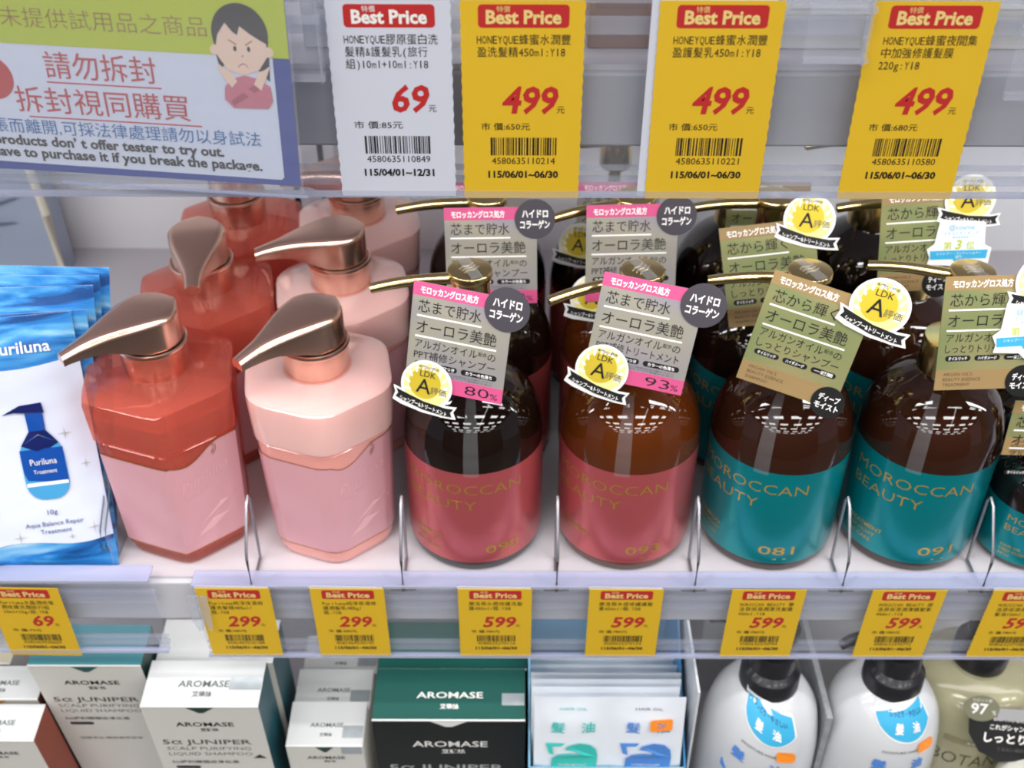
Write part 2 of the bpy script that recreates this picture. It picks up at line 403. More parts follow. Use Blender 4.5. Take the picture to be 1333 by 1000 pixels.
# ================================================================ PINK SIX-SIDED BOTTLES
def ring_pts(rad, z, rot, rnd=.0, n=8, mode='hex'):
    """hexagon with vertices at rot+60k (from -Y, clockwise to +X); rnd 0..1 blends the corners to round"""
    pts = []
    for k in range(6):
        a0 = rot + k * pi / 3; a1 = a0 + pi / 3
        for j in range(n):
            t = j / n; a = a0 + (a1 - a0) * t
            rr = rad * cos(pi / 6) / cos((t - .5) * pi / 3)     # straight side
            # corner rounding
            c = min(t, 1 - t) * 2
            soft = rad * (.865 + .135 * .45)
            rr = rr * (1 - rnd) + (min(rr, soft + (rr - soft) * .15) if rr > soft else rr) * rnd
            if mode == 'round': rr = rad
            pts.append((rr * sin(a), -rr * cos(a), z))
    return pts
def hex_r(theta, rad, rot, rnd):
    t = ((theta - rot) % (pi / 3)) / (pi / 3)
    rr = rad * cos(pi / 6) / cos((t - .5) * pi / 3); soft = rad * (.865 + .135 * .45)
    return rr * (1 - rnd) + (min(rr, soft + (rr - soft) * .15) if rr > soft else rr) * rnd
def see_through(name, tint, body, fac):
    m = clear(name, fac, body, .04, tint); b = m.node_tree.nodes['Principled BSDF']; b.inputs['Coat Weight'].default_value = .8; b.inputs['Coat Roughness'].default_value = .04
    return m
coral = see_through('coral_clear_plastic', (.985, .63, .56, 1), rgb(226, 116, 98), .36)
blush = pm('blush_plastic', rgb(240, 164, 154), .16, vary=.04, vs=14, coat=.6, sss=.35)
blush_top = pm('clear_blush_shoulder', rgb(238, 190, 184), .08, coat=.8, vary=.03, vs=14, sss=.4)
mauve = pm('mauve_label_film', rgb(216, 160, 168), .32, vary=.04, vs=20, coat=.25)
mauve2 = pm('pearl_sheen_ink', rgb(232, 180, 184), .35)
line_gold = pm('thin_gold_edge', rgb(176, 128, 60), .3, metal=.5)
def z_rad(z):    # body radius against height (tapers to the foot)
    P = [(0, 36.5), (2, 38.6), (6, 39.8), (12, 40.6), (88, 43.8), (89.5, 45.2), (116, 46.4), (119, 45.8)]
    for (a, ra), (b, rb) in zip(P, P[1:]):
        if a <= z <= b: return ra + (rb - ra) * (z - a) / (b - a)
    return P[-1][1]
def rose_pump(root, ang):
    m = MB(); m.lathe([(15.5, 120), (17.4, 120.2), (17.6, 122), (18.4, 136.5)], rose, 56); m.build('collar', root, smooth=True)
    m = MB(); m.lathe([(17.6, 135.6), (19.0, 136.2), (19.3, 137.4), (19.0, 138.8), (18.2, 139.2), (17.2, 138.2), (12, 137.6)], rose, 56); m.build('ring', root, smooth=True)
    m = MB(); m.lathe([(11, 137), (11, 143)], pm('pump_shadow_plastic', rgb(120, 84, 76), .4), 30); m.build('stem', root, smooth=True)
    # teardrop head lofted along the spout direction
    a = R(ang); dx, dy = -sin(a), -cos(a); nx, ny = -dy, dx
    Rr = 17.0; vs = []; secs = []
    for k in range(13): secs.append(-Rr * cos(pi / 2 * k / 12))     # round back
    for k in range(1, 22): secs.append(49.0 * k / 21)
    ns = 0
    for u in secs:
        if u <= 0: wd = sqrt(max(.02, Rr * Rr - u * u))
        else:
            t = u / 49.0; wd = Rr * (1 - t) ** 1.0 * .55 + Rr * .45 * (cos(pi * min(1, t * 1.15)) * .5 + .5) + 4.2 * t
        zt = 159.5 - (0 if u < 0 else 9.5 * (u / 49) ** 1.7) - (1.2 * (u / Rr) ** 2 if u < 0 else 0)
        ub = max(0, (u - 9) / 44)
        zb = 139.6 + 6.2 * min(1, ub * 2.2) ** .8 - 2.2 * max(0, ub - .45) if ub > 0 else 139.6
        zb = min(zb, zt - 5.6)
        rd = min(4.4, wd * .7); cs = [(cos(R(q)), sin(R(q))) for q in (0, 18, 36, 54, 72, 90)]; prof = [(-wd, zb)] + [(-wd + rd - rd * c_, zt - rd + rd * s_) for c_, s_ in cs] + [(0, zt + .4)] + [(wd - rd + rd * c_, zt - rd + rd * s_) for c_, s_ in reversed(cs)] + [(wd, zb)]
        ns = len(prof)
        for q, z in prof: vs.append((dx * u + nx * q, dy * u + ny * q, z))
    n = len(secs)
    fs = [(i * ns + k, i * ns + (k + 1) % ns, (i + 1) * ns + (k + 1) % ns, (i + 1) * ns + k) for i in range(n - 1) for k in range(ns)]
    fs += [tuple(reversed(range(ns))), tuple((n - 1) * ns + k for k in range(ns))]
    m = MB(); m.add(vs, fs, rose); o = m.build('pump_head', root, smooth=True)
    bm_fix(o)
def bm_fix(o):
    import bmesh
    b = bmesh.new(); b.from_mesh(o.data); bmesh.ops.recalc_face_normals(b, faces=b.faces); b.to_mesh(o.data); b.free()
HEX = {}
def puriluna(label, x, D, kind, ang, rot=10, detail=True):
    t = thing('pump_bottle', label, 'bottle', x, D, SH)
    rot = R(rot); rnd = .25 if kind == 'coral' else .9
    body, top = (coral, coral) if kind == 'coral' else (blush, blush_top)
    L = [(0, z_rad(0)), (2, z_rad(2)), (6, z_rad(6)), (12, z_rad(12)), (50, z_rad(50)), (87.5, z_rad(87.5)), (88.6, 42.4), (90, z_rad(90)), (114.5, z_rad(114.5))]
    m = MB(); vs = []; N = 48
    for z, r in L: vs += ring_pts(r, z, rot, rnd if z > 8 else min(1, rnd + .5))
    vs += ring_pts(46.1, 117, rot, min(1, rnd + .1)); vs += ring_pts(43.9, 118.6, rot, min(1, rnd + .2)); L2 = len(L) + 2
    vs += ring_pts(30, 120.2, rot, 1); vs += ring_pts(19, 121, rot, 1, mode='round'); L2 += 2
    fs = [(i * N + k, i * N + (k + 1) % N, (i + 1) * N + (k + 1) % N, (i + 1) * N + k) for i in range(L2 - 1) for k in range(N)]
    fs += [tuple(reversed(range(N))), tuple((L2 - 1) * N + k for k in range(N))]
    m.add(vs, fs, body)
    for i, f in enumerate(m.f):
        if kind != 'coral' and len(f) == 4 and min(vs[q][2] for q in f) >= 89: m.m[i] = m.mi(top)
    o = m.build('body', t, smooth=True, bevel=0)
    if kind == 'coral':
        m = MB(); vs = []
        LL = [(4, z_rad(4) - 4), (12, z_rad(12) - 3.4), (50, z_rad(50) - 3.4), (84, z_rad(84) - 3.4), (92, z_rad(92) - 4.2), (104, z_rad(104) - 3.8)]
        for z, r in LL: vs += ring_pts(r, z, rot, rnd)
        fs = [(i * N + k, i * N + (k + 1) % N, (i + 1) * N + (k + 1) % N, (i + 1) * N + k) for i in range(len(LL) - 1) for k in range(N)]
        fs += [tuple(reversed(range(N))), tuple((len(LL) - 1) * N + k for k in range(N))]
        m.add(vs, fs, coral); m.build('liquid', t, smooth=True)
        m = MB(); m.tube([(0, 0, 8), (0, 0, 118)], 3.2, pm('dip_tube_plastic', rgb(240, 190, 180), .2, trans=.5), 12); m.build('dip_tube', t, smooth=True)
    # label wraps the two facets that face the aisle and half the next ones
    def mp(u, v, off=0):     # u = angle in degrees from -Y
        a = R(u); r = hex_r(a, z_rad(v) + .25, rot, rnd) + off
        return (r * sin(a), -r * cos(a), v)
    c0 = math.degrees(rot); us = [c0 - 82 + k * 2.0 for k in range(83)]
    def toph(u):
        d = u - c0
        if d < 2: return 79.5
        if d < 14: return 79.5 - 3.0 * sin(pi * (d - 2) / 24)
        if d < 48: return 76.5 + 10.2 * (.5 - .5 * cos(pi * (d - 14) / 34))
        return 86.7
    vv = [(12.5, toph(u)) for u in us]
    m = MB(); m.grid(us, vv, mauve, mp, .15); m.build('label', t, smooth=True)
    m = MB(); m.grid(us, [(toph(u) - .1, toph(u) + .45) for u in us], line_gold, mp, .3); m.grid(us, (12.2, 12.7), line_gold, mp, .3)
    m.build('gold_trim', t)
    if detail:
        def mt(u, v, off=0): return mp(c0 + u * 1.25, v, off)
        m = MB(); m.text('Puriluna', 6, 58, 9.5, mauve2, lambda u, v, off=0: mt(u, v + (u - 6) * .22, off), .35, -.012, fit=34, shear=.2)
        m.text('Pure & Moist', 8, 52, 3.4, mauve2, lambda u, v, off=0: mt(u, v + (u - 6) * .22, off), .35)
        m.build('lettering', t)
        m = MB()
        for s_, sc in ((0, 1), (1, .7)):
            pts = [(30 + 4.0 * sc * cos(R(a)) - s_ * .5, 82.0 + 5 * sc * sin(R(a))) for a in range(-80, 81, 20)] + [(31.5 + 2.0 * sc * cos(R(a)) - s_ * .5, 82.5 + 4.2 * sc * sin(R(a))) for a in range(80, -81, -20)]
            m.poly(pts, line_gold, .1, .25 + .1 * s_, mt)
        m.build('crest', t)
        m = MB(); pts = [(10, 22), (22, 30), (40, 44), (52, 50), (44, 40), (34, 30), (22, 24)]; m.poly(pts, mauve2, .08, .22, mt); m.poly([(14, 30), (30, 40), (50, 58), (36, 40)], mauve2, .08, .22, mt); m.build('ribbon_print', t)
    rose_pump(t, ang)
    return t
rX, lX = -194.5, -106
puriluna('clear coral six-sided pump bottle in the front row beside the blue sachets', rX - 2, 513.6, 'coral', 51)
puriluna('opaque light pink six-sided pump bottle in the front row', lX - 2, 513.6, 'blush', 44)
puriluna('clear coral pump bottle, second in its lane, spout pointing straight forward', rX + 7, 597, 'coral', -8, 12, False)
puriluna('light pink pump bottle, second in its lane, spout pointing left', XW(441.5, 366, 600), 600, 'blush', 76, 10, False)
puriluna('clear coral pump bottle at the back of its lane under the sign', rX + 12, 680.5, 'coral', 165, 8, False)
puriluna('light pink pump bottle at the back of its lane under the white tag', XW(463, 366, 681), 683.5, 'blush', 88, 10, False)
# ================================================================ HANG CARDS ON THE AMBER BOTTLES
silver = holo('silver_holo_card', None, [rgb(136, 136, 158), rgb(164, 158, 174), rgb(176, 172, 156), rgb(140, 142, 158)], metal=.35)
olive = holo('gold_holo_card', None, [rgb(150, 142, 100), rgb(172, 162, 116), rgb(142, 152, 102), rgb(176, 158, 114)], metal=.35)
tanc = pm('tan_card', rgb(152, 126, 84), .5, vary=.03)
pinkc = pm('pink_card', rgb(206, 84, 132), .45, vary=.03)
charc = pm('charcoal_card', rgb(66, 62, 70), .55, vary=.04)
blackc = pm('black_card', rgb(28, 28, 30), .4, vary=.04)
yel = pm('seal_yellow', rgb(224, 198, 60), .4, metal=.3); yel2 = pm('seal_pale_yellow', rgb(240, 228, 150), .45)
cyanc = pm('cyan_print', rgb(60, 170, 214), .45); bluep = pm('soft_blue_print', rgb(120, 160, 210), .5)
lime = pm('lime_print', rgb(196, 200, 80), .5)
def card_rot(yaw, lean, roll):
    return Matrix.Rotation(R(-yaw), 3, 'Z') @ Matrix.Rotation(R(-lean), 3, 'X') @ Matrix.Rotation(R(roll), 3, 'Y')
def award(root, cu, cv, rot=0, r=13.8, off=1.0):
    c, s = cos(R(-rot)), sin(R(-rot))
    def mp(u, v, o=0): return (cu + u * c - v * s, -(off + o), cv + u * s + v * c)
    k = r / 13.8
    body = []
    for a in range(0, 360, 6):
        t = R(a); rr = r
        body.append((rr * cos(t), rr * sin(t) + 1.5 * k))
    m = MB(); m.poly(body, card_w, .5, 0, mp)
    rib = [(-17.4 * k, -2.4 * k), (-12 * k, -3.6 * k), (0, -6.4 * k), (12 * k, -7.2 * k), (17.6 * k, -6.4 * k), (16.2 * k, -9.6 * k), (18 * k, -13.2 * k), (12 * k, -13.8 * k), (0, -13.8 * k), (-12 * k, -12 * k), (-17 * k, -10.2 * k), (-16 * k, -6 * k)]
    m.poly(rib, card_w, .5, .05, mp); o = m.build('award_badge', root)
    m = MB(); m.poly(disc(0, 1.6 * k, r * .88, 40), yel2, .08, .6, mp); m.poly(disc(-1 * k, 2.6 * k, r * .62, 30), yel, .05, .7, mp)
    for sg in (-1, 1):       # laurel leaves
        for q in range(6):
            a = R(200 - q * 24) if sg < 0 else R(-20 + q * 24); rr = r * .74; lx, ly = rr * cos(a), rr * sin(a) + 1.6 * k
            m.poly([(lx + 2.0 * k * cos(R(b)) * cos(a + .6 * sg) - .8 * k * sin(R(b)) * sin(a + .6 * sg), ly + 2.0 * k * cos(R(b)) * sin(a + .6 * sg) + .8 * k * sin(R(b)) * cos(a + .6 * sg)) for b in range(0, 360, 45)], ink_wht, .05, .78, mp)
    m.build('seal_face', o)
    inner = [(-15.6 * k, -3.6 * k), (-12 * k, -4.6 * k), (0, -7.4 * k), (12 * k, -8.2 * k), (16 * k, -7.6 * k), (14.6 * k, -10 * k), (15.8 * k, -12.2 * k), (12 * k, -12.6 * k), (0, -12.0 * k), (-12 * k, -9.4 * k), (-15.4 * k, -8.2 * k), (-14.2 * k, -6 * k)]
    m = MB(); m.poly(inner, blackc, .12, .8, mp); m.build('ribbon', o)
    m = MB()
    m.text('LDK', 0, 6.4 * k, 4.6 * k, ink_blk, mp, .95, .0, align='c', fit=8.4 * k)
    m.text('専門誌の評価', 0, 10.9 * k, 1.8 * k, ink_blk, mp, .9, align='c')
    m.text('A', -5.2 * k, -2.8 * k, 11.5 * k, ink_blk, mp, .95, .004)
    m.text('評価', 2.6 * k, -1.8 * k, 4.4 * k, ink_grey, mp, .95)
    m.text('シャンプー&トリートメント', 0, -10.9 * k, 2.9 * k, ink_wht, lambda u, v, o=0: mp(u, v - u * .12 + .012 * u * u * 0, o), 1.0, .02, align='c', fit=26 * k)
    m.build('seal_lettering', o)
    return o
def cosme(root, cu, cv, rot=0, off=1.6):
    c, s = cos(R(-rot)), sin(R(-rot))
    def mp(u, v, o=0): return (cu + u * c - v * s, -(off + o), cv + u * s + v * c)
    m = MB(); m.poly([(-12, 14), (13, 12), (14, -1), (18, -3), (17, -13), (4, -13), (0, -17), (-4, -13), (-17, -12), (-16, -8), (-18, -3), (-14, 0)], card_w, .5, 0, mp); o = m.build('ranking_badge', root)
    m = MB(); m.poly([(-10.5, 12.2), (11.5, 10.4), (12.5, -4), (-12.5, -4)], pm('pale_mint_card', rgb(226, 238, 232), .5), .1, .55, mp)
    m.poly([(-16, -4), (16, -4), (15.5, -9), (-15.5, -9)], cyanc, .1, .6, mp); m.poly([(-3, -9), (3, -9), (0, -13)], cyanc, .1, .6, mp); m.build('badge_face', o)
    m = MB(); m.text('@cosme', 0, 8, 4, bluep, mp, .8, align='c'); m.text('クチコミランキング', 0, 5, 2.2, bluep, mp, .8, align='c')
    m.text('★★★★★★', 0, 3, 1.6, bluep, mp, .8, align='c')
    m.text('第', -9, -3, 5, lime, mp, .8, .01); m.text('3', -2.5, -3.2, 7.4, lime, mp, .8, .03, shear=.15); m.text('位', 3.6, -3, 5, lime, mp, .8, .01)
    m.text('シャンプー・コンディショナー', 0, -6.3, 1.8, ink_wht, mp, .85, align='c'); m.text('部門', 0, -8.4, 1.8, ink_wht, mp, .85, align='c')
    m.build('badge_lettering', o)
def hang_card(label, px, py, D, kind, yaw, lean, roll, bottom, circle=None, awards=(), cos_=None, W=52, H=57, group=None):
    h = hD(py, D); t = thing('hang_card', label, 'hang card', XW(px, h, D), D, h, card_rot(yaw, lean, roll))
    pink = kind == 'pink'
    m = MB(); m.poly([(0, 0), (W, 0), (W, -H), (0, -H)], silver if pink else olive, .5, -.25); m.build('card_panel', t)
    m = MB()
    m.poly([(0, 0), (W, 0), (W, -7.2), (0, -7.2)], pinkc if pink else tanc, .06, .26); m.build('header_band', t); m = MB()
    if pink: m.poly([(0, -H), (W, -H), (W, -H + 8.2), (0, -H + 8.2)], pinkc, .06, .26)
    else: m.poly([(0, -H), (W, -H), (W, -H + 11), (0, -H + 11)], tanc, .06, .26)
    m.build('footer_band', t)
    m = MB(); tx = lambda *a, **k: m.text(*a, off=.42, **k)
    m.text('モロッカングロス処方', 4, -5.6, 4.4, ink_wht, off=.4, bold=.03, fit=30)
    m.text('芯まで貯水' if pink else '芯から輝く', 3.5, -15.2, 7.4, ink_blk, off=.4, bold=.0, fit=33)
    m.poly([(3.2, -17.2), (37, -17.2), (37, -18.1), (3.2, -18.1)], ink_wht, .05, .3)
    m.text('オーロラ美艶', 3.5, -26.2, 7.6, ink_blk, off=.4, fit=42)
    m.poly([(3.2, -28.2), (46, -28.2), (46, -29.1), (3.2, -29.1)], ink_wht, .05, .3)
    m.text('アルガンオイル', 3.5, -34.6, 5.4, ink_blk, off=.4, fit=33); m.text('配合', 37, -33, 2.4, ink_blk, off=.4); m.text('の', 42, -34.6, 5, ink_blk, off=.4)
    l4 = {'s': 'PPT補修シャンプー', 't': 'PPT補修トリートメント'}[bottom[0]] if pink else {'s': 'しっとりシャンプー', 't': 'しっとりトリートメント'}[bottom[0]]
    m.text(l4, 3.5, -40.4, 5.2, ink_blk, off=.4, fit=43)
    for (u0, u1, s) in (((4, 14, 'うねり'), (16, 27, 'ゴワつき'), (29, 48, 'カラーの色落ち')) if pink else ((4, 17, 'オイルリッチ'), (19, 32, 'ハイダメージ'), (34, 47, '一週間'))):
        m.poly(rrect(u0, u1, -45.2, -42.2, 1.49), blackc, .05, .3); m.text(s, (u0 + u1) / 2, -44.5, 2.1, ink_wht, off=.42, align='c', bold=.02, fit=(u1 - u0) * .74)
    if pink:
        m.text('※毛髪補修成分(保湿)加水分解ケラチン', 12, -46.9, 1.1, ink_grey, off=.4, fit=34); m.text('※配合成分はすべて保湿のために', 14, -48.2, 1.1, ink_grey, off=.4, fit=32)
        m.text(bottom[1], W - 20, -H + 1.6, 7.2, ink_blk, off=.4, bold=-.006, fit=13); m.text('%', W - 6.4, -H + 1.6, 4.6, ink_blk, off=.4, fit=4)
    else:
        for k, s in enumerate(("ARGAN OIL'S", 'BEAUTY ESSENCE', 'SHAMPOO' if bottom[0] == 's' else 'TREATMENT')): m.text(s, 4, -H + 7.8 - k * 2.9, 2.5, pm('brown_ink', rgb(92, 72, 48), .5), off=.4)
    m.build('card_print', t)
    if circle:
        cu, cv, r, two, mt = circle
        m = MB(); m.poly(disc(cu, cv, r, 44), charc if r > 9 else blackc, .5, .3); o = m.build('round_sticker', t)
        m = MB(); s = r / 11.3
        for k, q in enumerate(two): m.text(q, cu, cv + (1.2 - k * 6.2) * s, 5.2 * s, ink_wht, off=.95, bold=.03, align='c', fit=(14.5 if k == 0 and len(q) == 4 else 16.5) * s)
        m.build('sticker_lettering', o)
    for a in awards: award(t, *a)
    if cos_: cosme(t, *cos_)
    # paper collar that loops over the neck
    return t
HC = ('ハイドロ', 'コラーゲン'); DM = ('ディープ', 'モイスト')
hang_card('pink-edged silver hang card reading 80% on the leftmost amber bottle', 539, 365, 489, 'pink', 14, 16, 3, ('s', '80'), (49, -6, 11.6, HC, 0), ((12, -56, 3),))
hang_card('tilted pink-edged silver card reading 93% on the second amber bottle', 787, 353, 494, 'pink', 7, 16, 8, ('t', '93'), (52, -7, 11.6, HC, 0), ((9, -53, 6),))
hang_card('tilted gold hang card with ARGAN OIL text on the 081 bottle', 1009, 350, 494, 'gold', 16, 16, 10, ('s',), (48, -58, 8.6, DM, 0), ((54, -3, 1, 14.8),), H=61)
hang_card('gold hang card with white ranking badge on the fourth front-row bottle', 1231, 359, 490, 'gold', 0, 16, -2, ('t',), (45, -57, 8.8, DM, 0), ((49, -5, -2, 14.4),), (44, -28, -2), H=61)
hang_card('upright silver card with dark round sticker behind the leftmost gold pump', 577, 271, 572, 'pink', 0, 14, -1, ('s', '80'), (51, -7, 11.4, HC, 0))
hang_card('silver card half covering a gold seal, second row of the brown bottle lane', 763, 267, 572, 'pink', -3, 14, 0, ('t', '93'), (51, -7, 11.4, HC, 0), ((5, -56, 2, 13.8, -1.4),))
hang_card('slanting gold hang card on the bottle behind the 081 bottle', 935, 297, 566, 'gold', 12, 18, -13, ('s',), None, ((49, -2, 14, 14.0),), H=58)
hang_card('gold hang card on the bottle behind the TREATMENT bottle', 1148, 250, 566, 'gold', 0, 14, -4, ('t',), (34, -54, 8.6, DM, 0), ((48, -8, 2, 14.0),), (44, -31, 2), H=58)
hang_card('dark silver hang card at the very back of the 090 lane', 583, 238, 652, 'pink', 0, 14, -2, ('s', '80'))
hang_card('silver hang card with gold seal at the very back of the 093 lane', 752, 236, 652, 'pink', -3, 14, 2, ('t', '93'), None, ((3, -42, 4, 14.0),))
hang_card('gold hang card at the very back of the 081 lane', 948, 236, 652, 'gold', 0, 14, 0, ('s',), H=58)
# the small bottle's own card, cut by the frame at the right
hang_card('beige hang card on the small oil bottle at the right edge', 1322, 520, 478, 'gold', 0, 10, 2, ('t',), None, (), None, W=44, H=33)

# ================================================================ PRICE TAGS
def price_tag(label, cx, D, htop, hbot, white_back, spec, lean=0, W=41.6, roll=0, seed=1, yaw=0, group=None):
    """origin at the top centre of the tag"""
    H = sqrt((hbot - htop) ** 2 + lean ** 2)
    t = thing('price_tag', label, 'price tag', cx, D, htop, card_rot(yaw, 0, roll) @ Matrix.Rotation(atan(lean / H), 3, 'X'), group)
    name, lines, price, market, code, date = spec
    base = paper_w if white_back == 'white' else paper_y
    m = MB()
    edge = [(-W / 2, 0), (W / 2, 0)]; rnd = random.Random(seed)
    n = 34
    for k in range(n + 1): edge.append((W / 2 + (.0 if k % 2 else -.35), -H * k / n))
    for k in range(n, -1, -1): edge.append((-W / 2 + (.0 if k % 2 else .35), -H * k / n))
    m.poly(edge, base, .3, 0); m.build('tag_paper', t)
    if white_back == 'edge':
        m = MB(); m.poly([(-W / 2 - 2.4, 1), (W / 2 - 3, 1), (W / 2 - 3.4, -H + .6), (-W / 2 - 2.8, -H + .2)], paper_w, .3, -.5); m.build('backing_paper', t)
    if white_back == 'lip':
        m = MB(); m.poly([(-W / 2 - .4, 1.2), (-W / 2 + 2, 1.9), (W / 2 - 1, .6), (W / 2 - .5, -3), (-W / 2 + .6, -3)], paper_w, .3, -.5); m.build('backing_paper', t)
    top = -1.4
    m = MB(); m.poly(rrect(-14.8, 15.4, top - 7.8, top, 1.3), ink_red, .05, .31); o = m.build('banner', t)
    m = MB(); m.text('Best Price', .3, top - 6.3, 6.3, ink_wht if white_back == 'white' else ink_crm, off=.45, bold=.035, align='c', fit=25)
    m.text('特價', -8.6, top - 2.4, 2.3, ink_wht if white_back == 'white' else ink_crm, off=.45, bold=0); m.build('banner_lettering', o)
    m = MB()
    for k, s in enumerate(lines):
        cell = 31.6 / max(9.0, sum(1 if ord(ch) > 255 else .5 for ch in s)); m.mono(s, -15.4, top - 13.2 - k * 4.3, cell, 3.9, ink_blk)
    kx = H / 70.0
    m.text(price, 11.6, top - 36.5 * kx, 13.4, ink_red, off=.42, bold=.028, shear=.16, align='r', fit=6.3 * len(price)); m.text('元', 12, top - 36.5 * kx, 3, ink_blk, off=.42)
    m.text('市 價:' + market + '元', -14.2, top - 42.6 * kx, 3.0, ink_blk, off=.42, bold=.004, fit=17)
    m.text(code, .6, top - 55.4 * kx, 3.6, ink_blk, off=.42, align='c', fit=22.5)
    m.text(date, .6, top - 60.6 * kx, 3.7, ink_blk, off=.42, bold=.035, align='c', fit=25)
    m.build('tag_print', t)
    m = MB(); u = -11.0
    rr = random.Random(int(code[-5:]))
    while u < 12.0:
        wd = rr.choice((.28, .28, .5, .75)); m.poly([(u, top - 45.6 * kx), (u + wd, top - 45.6 * kx), (u + wd, top - 52.2 * kx), (u, top - 52.2 * kx)], ink_blk, .04, .32); u += wd + rr.choice((.25, .3, .5, .6))
    m.build('barcode', t)
    return t
def upx(p, h=199): return XW(p, h, 376)
U0, U1 = 129.0, 200.6
def tagx(px_top, px_bot): return (XW(px_top, U0, 375) + XW(px_bot, U1, 375)) / 2
price_tag('white shelf price tag reading 69, leftmost of the large tags', tagx(503, 519), 375, U0, U1, 'white', ('', ['HONEYQUE膠原蛋白洗', '髮精&護髮乳(旅行', '組)10ml+10ml:Y18'], '69', '85', '4580635110849', '115/04/01~12/31'), seed=1)
price_tag('large yellow 499 price tag beside the white tag, leftmost of the yellow ones above', tagx(680, 677.5), 375, U0, U1 + .8, 'yellow', ('', ['HONEYQUE蜂蜜水潤豐', '盈洗髮精450ml:Y18'], '499', '650', '4580635110214', '115/06/01~06/30'), seed=2)
price_tag('large yellow price tag reading 499 with white backing paper at its left side', tagx(939, 914), 375, U0, U1 + .8, 'edge', ('', ['HONEYQUE蜂蜜水潤豐', '盈護髮乳450ml:Y18'], '499', '650', '4580635110221', '115/06/01~06/30'), seed=3)
price_tag('large yellow price tag reading 499 with 680 as old price, rightmost on the upper rail', tagx(1217, 1165), 375, U0, U1 + .8, 'yellow', ('', ['HONEYQUE蜂蜜夜間集', '中加強修護髮膜', '220g:Y18'], '499', '680', '4580635110580', '115/06/01~06/30'), seed=4)
LT0, LT1 = 495.0, 559.0
def ltag(label, pt, pb, lip, lines, price, market, code, seed, roll=0):
    cx = (XW(pt, LT0, 455) + XW(pb, LT1, 459)) / 2
    price_tag(label, cx, 453.4, LT0, LT1, lip, ('', lines, price, market, code, '115/06/01~06/30'), 4, 43, roll, seed)
ltag('small yellow price tag reading 69 on the short left rail', 26, 68, 'yellow', ['Puriluna水晶潤修復', '潤修護洗潤旅行組', '10ml+10g/組:Y08'], '69', '79', '4582469530669', 11, 1)
ltag('yellow 299 tag at the cut left end of the long rail, below the coral bottle', 300, 328, 'lip', ['Puriluna純淨保濕修', '護洗髮精485ml/', '瓶:Y08'], '299', '380', '4582469530188', 12)
ltag('yellow tag reading 299 under the opaque light pink bottle', 451, 466, 'lip', ['Puriluna純淨保濕修', '護潤髮乳485g/', '瓶:Y08'], '299', '380', '4582469530195', 13)
ltag('small yellow 599 tag under the leftmost amber bottle, above the dark green box', 645, 646, 'lip', ['摩洛哥水感修護洗髮', '露450ml/瓶:Y08'], '599', '780', '4580632370116', 14)
ltag('yellow 599 tag hanging above the tray of white sachets', 818, 806, 'lip', ['摩洛哥水感修護護髮', '素450ml/瓶:Y08'], '599', '780', '4580632370123', 15)
ltag('yellow 599 tag under the first teal-labelled bottle', 1002, 982, 'yellow', ['MOROCCAN BEAUTY 摩', '洛哥保濕潤澤洗髮露', '450ml:Y18'], '599', '780', '4580632370994', 16)
ltag('yellow 599 tag above the right-hand black-necked white bottle', 1187, 1152, 'yellow', ['MOROCCAN BEAUTY 摩', '洛哥保濕潤澤護髮素', '450ml:Y18'], '599', '780', '4580632370772', 17)
ltag('small yellow price tag at the right edge below the small oil bottle', 1346, 1298, 'lip', ['MOROCCAN BEAUTY 摩', '洛哥保濕潤澤護髮', '髮油100ml:Y18'], '599', '780', '4580632371007', 18)

